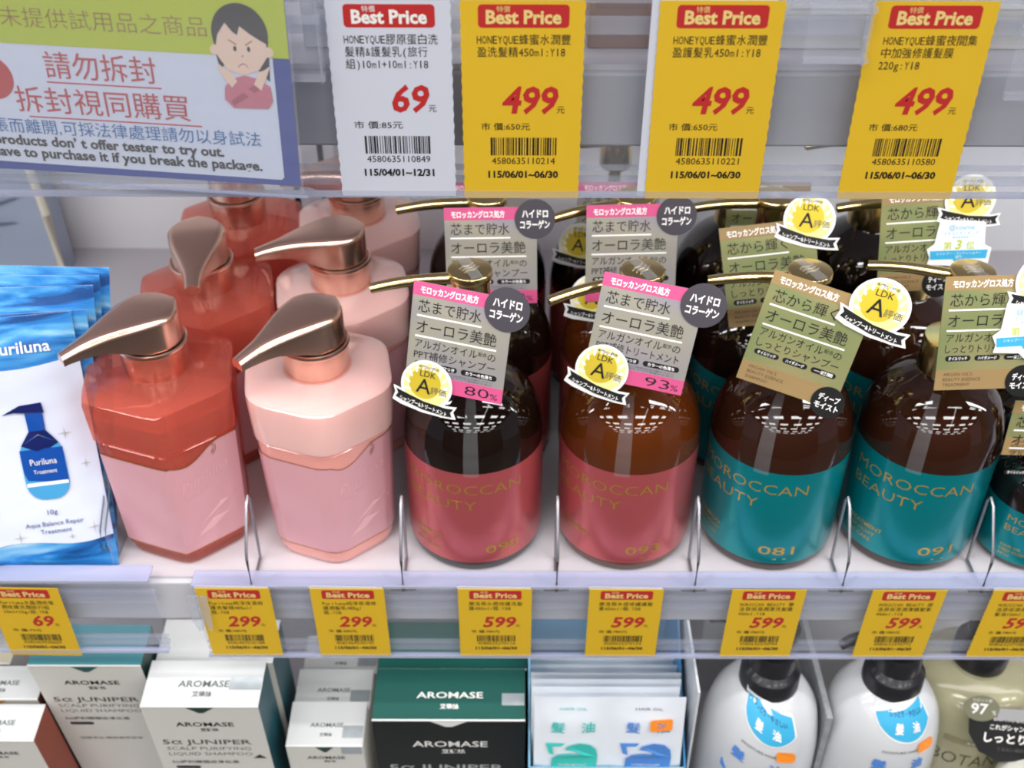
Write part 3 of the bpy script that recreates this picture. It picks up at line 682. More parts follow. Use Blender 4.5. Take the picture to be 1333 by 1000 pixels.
# ================================================================ NOTICE SIGN
def sign():
    D = 366.0; px, py = 384, 243; h = hD(py, D)
    t = thing('notice_sign', 'printed notice with green band and blue border asking not to open packages', 'sign', XW(391, hD(243.5, D), D), D, hD(243.5, D), card_rot(4, 0, 1.6))
    W, H = 150.0, 92.0      # origin at lower right corner
    blue = pm('sign_blue', rgb(52, 70, 146), .5, vary=.08, vs=40); green = pm('sign_green', rgb(184, 196, 44), .5, vary=.06, vs=12); wht = pm('sign_white', rgb(212, 217, 232), .45, vary=.02)
    redt = pm('sign_red', rgb(186, 62, 66), .5); bl = pm('sign_blue_text', rgb(58, 112, 168), .5); brn = pm('sign_brown_text', rgb(150, 112, 60), .5)
    m = MB(); m.poly([(-W, 0), (0, 0), (0, H), (-W, H)], blue, .8, -.8); m.build('board', t)
    m = MB(); m.poly([(-W, 3.4), (-6.6, 2.2), (-5.6, 3.2), (-5.6, 60), (-W, 60)], wht, .1, .02); m.build('white_field', t)
    m = MB(); m.poly([(-W, 46.8), (0, 46.8), (0, H), (-W, H)], green, .08, .14); m.build('green_band', t)
    m = MB()
    m.text('未提供試用品之商品', -95, 53.2, 7.4, brn, off=.3, bold=-.01, fit=68.5); m.text('已拆封', -98, 53.2, 7.4, brn, off=.3, bold=-.01, align='r')
    m.text('請勿拆封', -83.6, 36.2, 10.2, redt, off=.3, fit=38); m.poly([(-84, 33.6), (-44.6, 33.6), (-44.6, 34.1), (-84, 34.1)], redt, .05, .15)
    m.text('拆封視同購買', -96.4, 23.4, 10.2, redt, off=.3, fit=60.5); m.poly([(-93, 20.6), (-32.5, 20.6), (-32.5, 21.1), (-93, 21.1)], redt, .05, .15)
    m.text('如未結帳而離開,可採法律處理請勿以身試法', -12.5, 15.0, 5.9, bl, off=.3, align='r', fit=112)
    m.text("These products don’ t offer tester to try out.", -26, 10.0, 5.2, ink_blk, off=.3, bold=.03, align='r', fit=96)
    m.text('You have to purchase it if you break the package.', -13.0, 5.4, 5.2, ink_blk, off=.3, bold=.03, align='r', fit=107)
    m.build('sign_lettering', t)
    m = MB(); m.poly(disc(-103.5, 34.5, 8, 30), redt, .1, .14); m.build('red_dot', t)
    # the printed picture: a frowning child with arms crossed
    hair = pm('print_black_hair', rgb(44, 42, 46), .5); skin = pm('print_skin', rgb(236, 204, 184), .5); rosec = pm('print_rose_sweater', rgb(200, 112, 130), .5); rose2 = pm('print_dark_rose', rgb(168, 84, 104), .5)
    cx, cy = -15.6, 52.6
    m = MB(); pic = lambda u, v, off=0: (cx + (u - cx) * .88, -off, cy + (v - cy) * .88)
    m.poly([(cx + 10.6 * cos(R(a)), cy + 2 + 11.6 * sin(R(a)) * (1.0 if a < 181 else 1.25)) for a in range(0, 360, 10)], hair, .05, .24, pic)
    m.poly([(cx - 9, cy - 12), (cx - 10.4, cy - 3), (cx, cy - 4)], hair, .05, .24, pic); m.poly([(cx + 9.6, cy - 16), (cx + 10.4, cy - 3), (cx, cy - 6)], hair, .05, .24, pic)
    for s in (-1, 1): m.poly(disc(cx + s * 10, cy - 4.5, 2.0, 14), skin, .05, .26, pic)
    m.poly([(cx - 9.6, cy - 3), (cx - 8.4, cy + 1.5), (cx - 5.2, cy + 6), (cx - 2.6, cy + 2.6), (cx - 1, cy + 1.6), (cx + .2, cy + 5), (cx + 4, cy + 2), (cx + 9.6, cy - 1.4), (cx + 9.4, cy - 6.5), (cx + 6, cy - 11.5), (cx, cy - 14), (cx - 6, cy - 12), (cx - 9.2, cy - 7)], skin, .05, .32, pic)
    m.poly([(cx - 8, cy - 19), (cx - 5, cy - 15.5), (cx, cy - 14), (cx + 5, cy - 15), (cx + 9.6, cy - 18), (cx + 10, cy - 24), (cx + 8, cy - 27), (cx - 5.4, cy - 27.4), (cx - 8.6, cy - 24)], rosec, .05, .34, pic)
    m.poly([(cx - 5.2, cy - 26.4), (cx - 6.4, cy - 24.6), (cx + 4, cy - 17), (cx + 6, cy - 19)], rose2, .04, .40, pic); m.poly([(cx + 6.6, cy - 26.2), (cx + 8, cy - 24.4), (cx - 3.4, cy - 16), (cx - 5, cy - 18.4)], rosec, .04, .44, pic)
    m.poly([(cx + 3.4, cy - 17.4), (cx + 6, cy - 19.6), (cx + 8.6, cy - 14), (cx + 10.4, cy - 9.6), (cx + 8, cy - 11.4), (cx + 5.6, cy - 12.4)], skin, .04, .46, pic)
    m.poly([(cx - 3, cy - 16.4), (cx - 5.2, cy - 19), (cx - 8.6, cy - 14.6), (cx - 9.8, cy - 9.4), (cx - 7.6, cy - 11.4), (cx - 5, cy - 12.6)], skin, .04, .48, pic)
    for s in (-1, 1):
        m.poly(disc(cx + s * 2.6 + .2, cy - 3.6, .62, 12, 1.05), hair, .04, .40, pic)
        m.poly([(cx + s * 1.6, cy - 1.9), (cx + s * 4.4, cy - .1), (cx + s * 4.5, cy - .5), (cx + s * 1.8, cy - 2.3)], brn, .04, .40, pic)
    m.poly(disc(cx + .2, cy - 6.4, .3, 8), hair, .04, .40, pic)
    m.poly([(cx - 1.9 + k_ * .38, cy - 10.6 + 1.4 * sin(pi * k_ / 10)) for k_ in range(11)] + [(cx + 1.9 - k_ * .38, cy - 11 + 1.4 * sin(pi * (10 - k_) / 10)) for k_ in range(11)], rose2, .04, .40, pic)
    m.build('printed_picture', t)
    m = MB(); m.box(-W, 1.4, -1.6, -1.2, -4, H, clearb); m.box(-86, 2.6, -1.9, -1.1, -3.6, -2.9, cleare); m.build('clear_sleeve', t)
sign()

# ================================================================ CLEAR CLIPS on the upper rail
def clip(label, px0, px1, D, h0, h1, yaw=0):
    w_ = XW(px1, h1, D) - XW(px0, h1, D)
    t = thing('rail_clip', label, 'clip', XW(px0, h1, D), D, h1, card_rot(yaw, 0, 0))
    m = MB(); H = h1 - h0; m.poly(rrect(0, w_, 0, H, 1.2), clearb, .6, 0); m.build('clip_plate', t)
    m = MB(); m.box(0, w_, -2.4, 0, H * .45, H * .5, clearr); m.box(0, w_, -2.4, 0, H * .02, H * .06, clearr); m.box(w_ * .9, w_ * .93, -2.4, 0, 0, H, clearr); m.build('clip_ridges', t)
clip('clear plastic clip between the notice sign and the white tag', 378, 424, 372, 110, 156)
clip('clear plastic clip between the two right-hand large tags', 1042, 1126, 372, 110, 149)
clip('clear plastic clip at the right end of the upper rail', 1302, 1350, 372, 110, 162)
# folded clear tag sleeves that stick out at the cut end of the lower right-hand rail
for k, (px, w_) in enumerate(((246, 15), (262, 9))):
    t = thing('tag_sleeve', ['curled clear sleeve at the cut left end of the long lower rail', 'second narrower curled clear sleeve beside the first 299 tag'][k], 'tag sleeve', XW(px, 505, 452), 452, 500)
    m = MB(); W_ = w_ * .45; m.poly([(0, 0), (W_, 0), (W_, -22), (W_ * .72, -30), (W_ * .35, -30), (0, -22)], clearr, .4, 0); m.build('sleeve_film', t)
# ================================================================ WIRE DIVIDERS on the middle shelf
def divider(label, px, D=456.0, L=26.0):
    x = XW(px, SH, D)
    t = thing('wire_divider', label, 'divider', x, D, SH)
    m = MB(); m.tube([(0, 0, 1.4), (0, 0, 26), (0, 2, 31), (0, L - 8, 52), (0, L - 3, 54), (0, L, 50), (0, L, 1.4)], .9, steel, 8)
    m.build('upper_wire', t, smooth=True)
    m = MB(); m.tube([(0, 0, 1.6), (0, L, 1.6)], .9, steel, 8); m.tube([(-7, 1, 1.6), (7, 1, 1.6)], 1.0, steel, 8)
    m.tube([(-12, 12, 1.4), (0, 0, 3.2), (12, 12, 1.4)], .9, steel, 8); m.build('foot_wire', t, smooth=True)
    return t
for px, l in ((330, 'wire lane divider between the coral and the light pink front bottles'), (526, 'wire lane divider between the light pink bottle and the 090 bottle'), (725, 'third wire divider from the left, beside the brown bottle'), (904, 'wire divider where the pink labels end and the teal labels begin'), (1095, 'wire divider between the two large teal-labelled bottles'), (1277, 'wire lane divider in front of the small oil bottle')):
    divider(l, px)
# clear end divider beside the sachets
t = thing('shelf_divider', 'clear plastic lane divider between the blue sachets and the coral bottle', 'divider', XW(150, SH, 478), 476, SH)
m = MB(); m.poly([(0, 0), (230, 0), (230, 70), (34, 70), (8, 44), (0, 24)], clearb, 1.2, 0, lambda u, v, off=0: (off, u, v)); m.build('divider_sheet', t)
m = MB()
for dx in (0, 3.0): m.tube([(dx - 3, 4, 1), (dx - 5, 2, 14), (dx - 3.6, 4, 26), (dx - .5, 12, 42), (dx, 20, 52)], .45, pm('grey_edge', rgb(92, 96, 106), .4), 8)
m.build('divider_edge', t, smooth=True)

# ================================================================ BLUE SACHETS
def wave_mat():
    m = bpy.data.materials.new('blue_water_print'); m.use_nodes = True; nt = m.node_tree; b = nt.nodes['Principled BSDF']
    b.inputs['Roughness'].default_value = .32; b.inputs['Metallic'].default_value = .15
    tc = nt.nodes.new('ShaderNodeTexCoord'); mp = nt.nodes.new('ShaderNodeMapping'); mp.inputs['Scale'].default_value = (18, 18, 75)
    n = nt.nodes.new('ShaderNodeTexNoise'); n.inputs['Scale'].default_value = 1; n.inputs['Detail'].default_value = 5; n.inputs['Distortion'].default_value = .8
    nt.links.new(tc.outputs['Object'], mp.inputs['Vector']); nt.links.new(mp.outputs['Vector'], n.inputs['Vector'])
    r = nt.nodes.new('ShaderNodeValToRGB'); e = r.color_ramp.elements
    e[0].position = .36; e[0].color = rgb(18, 74, 140); e[1].position = .68; e[1].color = rgb(186, 222, 242)
    q = e.new(.46); q.color = rgb(40, 130, 208); q = e.new(.56); q.color = rgb(92, 172, 226)
    nt.links.new(n.outputs['Fac'], r.inputs[0]); nt.links.new(r.outputs[0], b.inputs['Base Color'])
    # embossed dots of the heat seal
    v = nt.nodes.new('ShaderNodeTexVoronoi'); v.inputs['Scale'].default_value = 900; v.inputs['Randomness'].default_value = 0
    nt.links.new(tc.outputs['Object'], v.inputs['Vector'])
    bp = nt.nodes.new('ShaderNodeBump'); bp.inputs['Strength'].default_value = .5; bp.inputs['Distance'].default_value = .0006
    nt.links.new(v.outputs['Distance'], bp.inputs['Height']); nt.links.new(bp.outputs['Normal'], b.inputs['Normal'])
    MATS['w'] = m; return m
water = wave_mat()
foil = pm('white_sachet_foil', rgb(214, 220, 238), .35, vary=.04, vs=18, bump=.35, bs=60)
navy = pm('navy_ink', rgb(52, 68, 120), .5); bbody = pm('print_deep_blue', rgb(14, 74, 160), .35); bmid = pm('print_sky_blue', rgb(70, 156, 206), .35); bdark = pm('print_dark_navy', rgb(16, 28, 92), .35)
star = pm('print_sparkle', rgb(176, 168, 160), .5)
def pillow(W, H, belly=2.2, n=18, seal=7):
    """sachet front: bulging sheet and flat back; returns a mapping and a mesh adder. origin lower right, x to the left negative"""
    def d(u, v):
        a = min(1, max(0, (-u - seal * .5) / 16)) if u > -W / 2 else min(1, max(0, (u + W - seal * .5) / 16))
        b = min(1, max(0, (v - seal) / 18)) * min(1, max(0, (H - seal - v) / 18))
        return belly * sin(a * pi / 2) * sin(b * pi / 2) + .12 * sin(u * .31 + v * .17) + .1 * sin(v * .4 - u * .12)
    return d
def sachet(label, x, D, h0, yaw, lean, roll, front, W=122, H=152, name='sachet', group=None):
    t = thing(name, label, 'sachet', x, D, h0, card_rot(yaw, lean, roll), group)
    d = pillow(W, H)
    def mp(u, v, off=0): return (u, -(d(u, v) + off * 1.3 + (.7 if off > .31 else 0)), v)
    nu, nv = 36, 42
    def sheet(m, v0, v1, mat, off, nvv, wav=0):
        vs = []
        for j in range(nvv + 1):
            for i in range(nu + 1):
                u = -W + W * i / nu
                a = v0 + (wav * sin(u * .09) if j == 0 and v0 > 1 else 0); b = v1 + (wav * sin(u * .07 + 1) if j == nvv and v1 < H - 1 else 0)
                vs.append(mp(u, a + (b - a) * j / nvv, off))
        m.add(vs, [(j * (nu + 1) + i, j * (nu + 1) + i + 1, (j + 1) * (nu + 1) + i + 1, (j + 1) * (nu + 1) + i) for j in range(nvv) for i in range(nu)], mat)
    m = MB(); sheet(m, 0, H, water, 0, nv)
    m.add([(-W, .4, 0), (0, .4, 0), (0, .4, H), (-W, .4, H)], [(3, 2, 1, 0)], foil); m.build('pouch', t, smooth=True)
    if front:
        m = MB(); sheet(m, 21, 130, foil, .3, 27, 2.2); m.build('white_panel', t, smooth=True)
        m = MB()
        for cx in (-31, -92):
            m.text('Puriluna', cx + 2, 137, 9.2, ink_wht, mp, .35, .012, align='c', fit=31)
            m.text('10g' if cx > -60 else '10ml', cx + 1, 39.5, 4.4, navy, mp, .4, align='c'); m.poly([(cx - 15, 37.4), (cx + 17, 37.4), (cx + 17, 37.7), (cx - 15, 37.7)], ink_grey, .03, .25, mp)
            m.text('Aqua Balance Repair', cx + 1, 32.4, 4.0, navy, mp, .4, align='c', fit=32); m.text('Treatment' if cx > -60 else 'Shampoo', cx + 1, 27.6, 4.0, navy, mp, .4, align='c')
        m.build('lettering', t)
        for cx in (-29, -91):
            m = MB(); mq = lambda u, v, off=0, c_=cx: mp(c_ + (u - c_) * 1.12, 49 + (v - 45) * 1.37, off)
            m.poly(rrect(cx - 10.5, cx + 10.5, 45, 73, 8, 6), bmid, .05, .34, mq)
            m.poly([(cx - 10.3, 53), (cx + 10.3, 53), (cx + 10.3, 68), (cx - 10.3, 68)], bbody, .05, .44, mq)
            m.poly([(cx - 9, 70), (cx, 74.5), (cx + 9, 70), (cx + 4, 76), (cx - 4, 76)], bdark, .05, .52, mq); m.poly([(cx - 9, 70), (cx, 66), (cx + 9, 70), (cx, 74)], bdark, .05, .52, mq)
            m.poly([(cx - 4, 75), (cx + 4, 75), (cx + 4.2, 84), (cx - 4.2, 84)], bbody, .05, .5, mq); m.poly([(cx - 15, 84), (cx - 6, 87.5), (cx + 4.5, 88), (cx + 5, 83.5), (cx - 3, 83.8), (cx - 9, 84.6)], bdark, .05, .6, mq)
            m.poly([(cx - 10, 51.5), (cx + 10, 51.5), (cx + 10, 53), (cx - 10, 53)], ink_wht, .05, .55, mq)
            m.text('Puriluna', cx, 61, 4, ink_wht, mq, .75, align='c'); m.text('Treatment', cx, 57, 2.6, ink_wht, mq, .75, align='c')
            m.build('printed_bottle', t)
        m = MB()
        for a, b, s in ((-15, 88, 4), (-7, 68, 3), (-9, 28, 4), (-50, 27, 4), (-22, 24, 2)):
            m.poly([(a - s, b), (a - .3, b + .3), (a, b + s), (a + .3, b + .3), (a + s, b), (a + .3, b - .3), (a, b - s), (a - .3, b - .3)], star, .04, .34, mp)
        m.build('sparkles', t)
        m = MB(); m.poly([(-62.2, 6), (-61.4, 6), (-61.4, 146), (-62.2, 146)], ink_grey, .03, .2, mp); m.build('tear_line', t)
    return t
sx0 = XW(146, SH, 478)
sachet('front blue and white twin sachet with printed blue pump bottle', sx0 + 5, 477, SH - .5, -12, 17, .5, True, H=157)
sachet('blue patterned sachet directly behind the front twin sachet', sx0 + 3, 485, SH - .5, -14, 15, 4, False, H=154)
sachet('third blue sachet in the stack, slightly wider than the second', sx0 - 1, 493, SH - .5, -15, 14, 6.5, False, H=164)
sachet('fourth blue sachet in the stack', sx0 - 4, 501, SH - .5, -15, 13, 8, False, H=166)
sachet('rearmost blue sachet of the stack on the middle shelf', sx0 - 5, 509, SH - .5, -15, 12, 9.5, False, H=167)

# grey-blue package at the back left of the shelf
gb = pm('grey_blue_film', rgb(152, 164, 184), .3, vary=.08, vs=10, bump=.2, bs=30); creamc = pm('cream_edge', rgb(214, 212, 196), .5)
x1 = XW(90, SH, 800)
t = thing('packet', 'large grey-blue packet with cream side edge at the back left of the middle shelf', 'packet', x1, 790, SH)
m = MB(); m.add([(-170, 0, 0), (0, 0, 0), (-2, 2, 60), (-8, 4, 120), (-18, 8, 170), (-170, 8, 170), (-170, 30, 0), (0, 30, 0), (-2, 30, 60), (-8, 30, 120), (-18, 30, 170), (-170, 30, 170)], [(0, 1, 2, 3, 4, 5), (11, 10, 9, 8, 7, 6), (1, 7, 8, 2), (2, 8, 9, 3), (3, 9, 10, 4), (4, 10, 11, 5), (0, 6, 7, 1)], gb); m.build('packet_body', t)
m = MB(); m.tube([(0, 0, 0), (-2, 2, 60), (-8, 4, 120), (-18, 8, 170)], 3.5, creamc, 8); m.build('cream_edge', t, smooth=True)
m = MB(); m.tube([(-120, -1, 64), (-80, -2, 62), (-50, -2, 66), (-20, -1, 76)], [.6, 2, 2, .6], pm('crease_line', rgb(92, 106, 126), .5), 8); m.tube([(-120, -1, 60), (-80, -2, 56), (-50, -2, 52), (-26, -1, 54)], [.6, 2, 2, .6], MATS['crease_line'], 8); m.build('creases', t, smooth=True)

# ================================================================ UPPER SHELF GOODS seen through the clear rail
def simple_box(name, label, cat, px0, px1, D, H, dep, mat, base=UH, mat2=None):
    a, b = XW(px0, base, D), XW(px1, base, D)
    t = thing(name, label, cat, (a + b) / 2, D, base); w_ = (b - a) / 2
    m = MB(); m.box(-w_, w_, 0, dep, 0, H, mat); m.build('carton', t, bevel=.8)
    m = MB(); m.box(-w_ * .8, w_ * .8, -.5, 0, H * .25, H * .7, mat2 or card_w); m.build('panel', t)
simple_box('box', 'brown carton on the upper shelf between the second and third large tags', 'box', 764, 846, 402, 60, 40, pm('brown_carton', rgb(140, 96, 74), .5), mat2=pm('brown_panel', rgb(120, 78, 60), .5))
simple_box('box', 'pale carton on the upper shelf right of the notice sign', 'box', 395, 560, 402, 60, 40, card_w, mat2=pm('grey_panel', rgb(196, 198, 204), .5))
simple_box('box', 'white carton on the upper shelf right of the third large tag', 'box', 1010, 1120, 402, 60, 40, card_w)
simple_box('box', 'pale carton on the upper shelf at the right end', 'box', 1260, 1400, 402, 60, 40, pm('cream_carton', rgb(222, 218, 210), .5))

# ================================================================ LOWER SHELF: CARTONS
teal_b = pm('teal_carton', rgb(40, 116, 128), .4, vary=.15, vs=15); dgreen = pm('dark_green_carton', rgb(24, 56, 50), .4, vary=.12, vs=12)
green_b = pm('green_carton_lid', rgb(14, 82, 74), .45, vary=.08, vs=8); black_b = pm('black_green_carton', rgb(18, 24, 23), .6, vary=.06)
lidw = pm('carton_lid_white', rgb(206, 208, 208), .7, vary=.02, spec=.2); warmw = pm('warm_white_carton', rgb(214, 212, 206), .55, vary=.02); brown_s = pm('red_brown_carton', rgb(150, 72, 52), .5, vary=.15, vs=40)
foilst = pm('hologram_sticker', rgb(186, 194, 198), .25, metal=.5, vary=.25, vs=140)
side_teal = pm('teal_pattern_side', rgb(24, 78, 88), .4, vary=.35, vs=60)
def carton(label, px0, px1, D, py, dep, front, top, side, style, lean=5, H=None, name='box'):
    h = hD(py, D); a, b = XW(px0, h, D), XW(px1, h, D); W = b - a; H = LH - h
    le = R(lean)
    t = thing(name, label, 'box', a, D + H * sin(le) * .999, LH - .0, Matrix.Rotation(le, 3, 'X'))
    # origin at lower left front corner, leaning a little towards the aisle
    Hh = H / cos(le)
    m = MB()
    m.add([(0, 0, 0), (W, 0, 0), (W, 0, Hh), (0, 0, Hh)], [(0, 1, 2, 3)], front); m.add([(0, 0, Hh), (W, 0, Hh), (W, dep, Hh), (0, dep, Hh)], [(0, 1, 2, 3)], top)
    m.add([(W, 0, 0), (W, dep, 0), (W, dep, Hh), (W, 0, Hh)], [(0, 1, 2, 3)], side); m.add([(0, 0, 0), (0, dep, 0), (0, dep, Hh), (0, 0, Hh)], [(3, 2, 1, 0)], side)
    m.add([(0, dep, 0), (W, dep, 0), (W, dep, Hh), (0, dep, Hh)], [(3, 2, 1, 0)], front); m.add([(0, 0, 0), (W, 0, 0), (W, dep, 0), (0, dep, 0)], [(3, 2, 1, 0)], front)
    m.build('carton', t)
    def ft(u, v, off=0): return (u, -off, v)
    def tp(u, v, off=0): return (u, v, Hh + off)
    m = MB(); edge = card_w if style.get('edge', 1) else front
    m.box(0, W, -.5, .6, Hh - .7, Hh + .35, edge); m.build('lid_edge', t, bevel=.2)
    nc = style.get('notch', dgreen)
    m = MB(); c = W * .5; m.poly([(c - W * .13, Hh - .5), (c + W * .13, Hh - .5), (c + W * .02, Hh - 7), (c - W * .02, Hh - 7)], nc, .15, .1, ft); m.build('thumb_notch', t)
    fi, ti = style.get('fi', ink_blk), style.get('ti', pm('slate_ink', rgb(96, 104, 106), .9, spec=.1))
    m = MB(); k = W / 72
    if style.get('toptext', 1):
        m.text('AROMASE', c, dep * .42, 6.4 * min(k, 1), ti, tp, .15, .014, align='c', fit=W * .44); m.text('艾瑪絲', c, dep * .22, 4 * min(k, 1), ti, tp, .15, .02, align='c')
        
    m.text('AROMASE', c, Hh - 22 * k, 6.6 * k, fi, ft, .25, .012, align='c', fit=W * .5); m.text('艾瑪絲', c + 2, Hh - 27.5 * k, 3.8 * k, fi, ft, .25, .03, align='c')
    if style.get('body', 1):
        bi = style.get('bi', ink_grey)
        m.text('5α JUNIPER', W * .08, Hh - 43 * k, 7.6 * k, bi, ft, .25, .01, fit=W * .78); m.text('SCALP PURIFYING', W * .1, Hh - 50 * k, 5.4 * k, bi, ft, .25, -.01, fit=W * .74); m.text('LIQUID SHAMPOO', W * .1, Hh - 56.5 * k, 5.4 * k, bi, ft, .25, -.01, fit=W * .74)
        m.text('5α捷利爾頭皮淨化液', W * .1, Hh - 66 * k, 3.8 * k, bi, ft, .25, .01, fit=W * .6); m.poly(rrect(W * .12, W * .34, Hh - 73 * k, Hh - 69.6 * k, 1.2 * k), fi, .05, .12, ft)
        m.poly([(W * .84, Hh - 60 * k), (W * .96, Hh - 60 * k), (W * .9, Hh - 55.5 * k)], fi, .05, .12, ft)
        m.text('深層淨化 頭皮專用潔淨', W * .14, Hh - 92 * k, 3.2 * k, bi, ft, .25, fit=W * .6)
    m.build('carton_print', t)
    if style.get('holo'):
        u0, v0 = style['holo']
        m = MB(); m.poly([(W - u0, v0), (W - .5, v0), (W - .5, v0 + 9), (W - u0, v0 + 9)], foilst, .1, .1, tp)
        if style.get('tail'): m.poly([(W - u0, Hh - 9), (W - .8, Hh - 9), (W - .8, Hh), (W - u0, Hh)], foilst, .1, .2, ft)
        m.build('seal_sticker', t)
    return t
S_w = dict(holo=(20, 12)); S_g = dict(fi=ink_wht, ti=ink_wht, bi=pm('pale_green_ink', rgb(168, 176, 170), .5), notch=card_w, holo=(15, 11))
carton('white box with teal lid behind and left of the white shampoo box', 36, 184, 462, 868, 30, warmw, teal_b, dgreen, dict(toptext=0, edge=0, notch=pm('teal_notch', rgb(30, 84, 84), .5)), 7)
carton('white shampoo box with teal side and silver sticker on its lid', 183, 337, 440, 921, 33, warmw, lidw, side_teal, S_w, 5)
carton('white shampoo box directly behind the box with the silver lid sticker', 203, 356, 479, 863, 33, warmw, lidw, side_teal, dict(toptext=0), 5)
carton('white box with red-brown side at the lower left corner', -70, 45, 440, 966, 26, warmw, lidw, brown_s, dict(body=0, notch=brown_s), 6)
carton('white box behind the red-brown sided box at the lower left', -60, 50, 470, 912, 25, warmw, lidw, brown_s, dict(body=0, notch=pm('amber_notch', rgb(190, 140, 70), .5)), 6)
carton('beige box at the far left under the short rail', -60, 14, 500, 866, 22, warmw, pm('khaki_carton', rgb(190, 184, 160), .5), warmw, dict(body=0, toptext=0), 4)
S_s = dict(body=0, holo=(14, 6), tail=1)
carton('small white carton with hologram seal, front of the row of three', 373, 473, 450, 972, 33, warmw, lidw, warmw, S_s, 4)
carton('small white carton in the middle of the row of three', 383, 482, 486, 924, 32, warmw, lidw, warmw, dict(body=0, holo=(14, 6)), 4)
carton('small white carton at the back of the row of three under the rail', 395, 491, 521, 877, 32, warmw, lidw, warmw, dict(body=0, holo=(14, 6)), 4)
carton('wide dark green carton with white lettering in front', 485, 685, 450, 938, 39, black_b, green_b, card_w, S_g, 3)
carton('second wide green carton behind the front green one', 493, 687, 492, 872, 39, green_b, green_b, card_w, dict(S_g, toptext=0, body=0), 3)

# ================================================================ LOWER SHELF: WHITE SACHETS IN A TRAY
wfoil = pm('frosted_white_foil', rgb(226, 232, 240), .35, vary=.03, vs=20, bump=.3, bs=50); palebl = pm('pale_blue_tray', rgb(126, 186, 216), .3, vary=.05)
aqua = pm('aqua_print', rgb(64, 194, 184), .4); royal = pm('cornflower_print', rgb(82, 138, 214), .4); orange = pm('orange_sticker', rgb(250, 146, 44), .4)
a, b = XW(690, 600, 440), XW(898, 600, 440)
t = thing('display_tray', 'pale blue display tray holding the white sachets', 'tray', a, 434, LH)
m = MB(); m.box(0, b - a, 0, 1, 0, 135, palebl); m.build('front_panel', t)
m = MB()
m.add([(0, 0, 0), (0, 118, 0), (0, 118, 215), (0, 0, 135), (1, 0, 0), (1, 118, 0), (1, 118, 215), (1, 0, 135)], [(3, 2, 1, 0), (4, 5, 6, 7), (0, 4, 7, 3), (3, 7, 6, 2), (2, 6, 5, 1)], palebl); m.build('side_panel', t)
m = MB(); X2 = b - a
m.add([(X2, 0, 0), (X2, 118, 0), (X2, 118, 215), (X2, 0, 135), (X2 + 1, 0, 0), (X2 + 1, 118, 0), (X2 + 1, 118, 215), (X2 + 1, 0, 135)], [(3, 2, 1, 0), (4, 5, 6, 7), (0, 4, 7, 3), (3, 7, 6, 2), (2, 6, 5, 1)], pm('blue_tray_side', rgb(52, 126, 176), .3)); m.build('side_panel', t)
m = MB(); m.box(0, X2, 117, 118, 0, 226, palebl); m.build('back_panel', t)
def wsachet(label, px0, px1, D, py, front, lean=8):
    h = hD(py, D); x0_, x1_ = XW(px0, h, D), XW(px1, h, D); W = x1_ - x0_; H = LH - 4 - h
    t = thing('sachet', label, 'sachet', x0_, D - H * sin(R(lean)), LH - 4, Matrix.Rotation(R(-lean), 3, 'X'))
    H /= cos(R(lean))
    d0 = pillow(W / 2, H, 2.6, seal=5)
    def mp(u, v, off=0): return (u, -(d0(-(u % (W / 2 + .001)), v) + off * 1.5 + (.9 if off > .1 else 0)), v)
    nu, nv = 32, 26; vs = [mp(W * i / nu * .9999, H * j / nv) for j in range(nv + 1) for i in range(nu + 1)]
    m = MB(); m.add(vs, [(j * (nu + 1) + i, j * (nu + 1) + i + 1, (j + 1) * (nu + 1) + i + 1, (j + 1) * (nu + 1) + i) for j in range(nv) for i in range(nu)], wfoil)
    m.add([(0, .4, 0), (W, .4, 0), (W, .4, H), (0, .4, H)], [(3, 2, 1, 0)], wfoil); m.build('pouch', t, smooth=True)
    m = MB()
    for s, mat, nm in ((0, aqua, 'SHAMPOO'), (1, royal, 'CONDITIONER')):
        c = W * (.26 + .5 * s)
        m.text('TSUBAKI OIL' if 0 else 'HAIR OIL', c, H - 9, 2.6, ink_grey if s else mat, mp, .3, align='c', fit=17)
        if front:
            m.text('髮', c - 14, H - 26, 9.5, mat, mp, .35, .01); m.text('油', c + 5, H - 26, 9.5, mat, mp, .35, .01)
            def sw(x, y): return (c + x, H - 37 + y)
            m.poly([sw(-17, 0), sw(-5, 1.6), sw(-7, -1), sw(-13, -2), sw(-12, -9), sw(-15, -8)], mat, .05, .3, mp)
            m.poly([sw(-14, -26), sw(-13, -12), sw(-9, -8.4), sw(-2, -7.6), sw(6, -8.4), sw(1, -5.2), sw(-5, -4), sw(-3, -1), sw(4, 1.5), sw(11, 0), sw(15, -5), sw(16, -12), sw(15, -26)], mat, .05, .5, mp)
            m.text(nm, c, H - 55, 2.4, ink_wht, mp, .42, align='c', fit=18)
    m.build('sachet_print', t)
    if front:
        m = MB(); c = W * .76; m.poly(rrect(c + 1, c + 15, H - 25, H - 16, 1.5), orange, .2, .4, mp); m.build('orange_sticker', t)
    return t
ws = [('front white twin sachet with aqua and blue swirls in the tray', 697, 895, 446, 908, True), ('white sachet directly behind the front swirl sachet', 693, 886, 458, 895, False), ('third white sachet in the pale blue tray', 693, 888, 468, 885, False), ('fourth white sachet in the pale blue tray', 692, 888, 480, 876, False), ('fifth white sachet in the tray, near its back', 691, 889, 494, 866, False), ('rearmost white sachet in the tray under the rail', 690, 889, 508, 856, False)]
for q in ws: wsachet(*q)

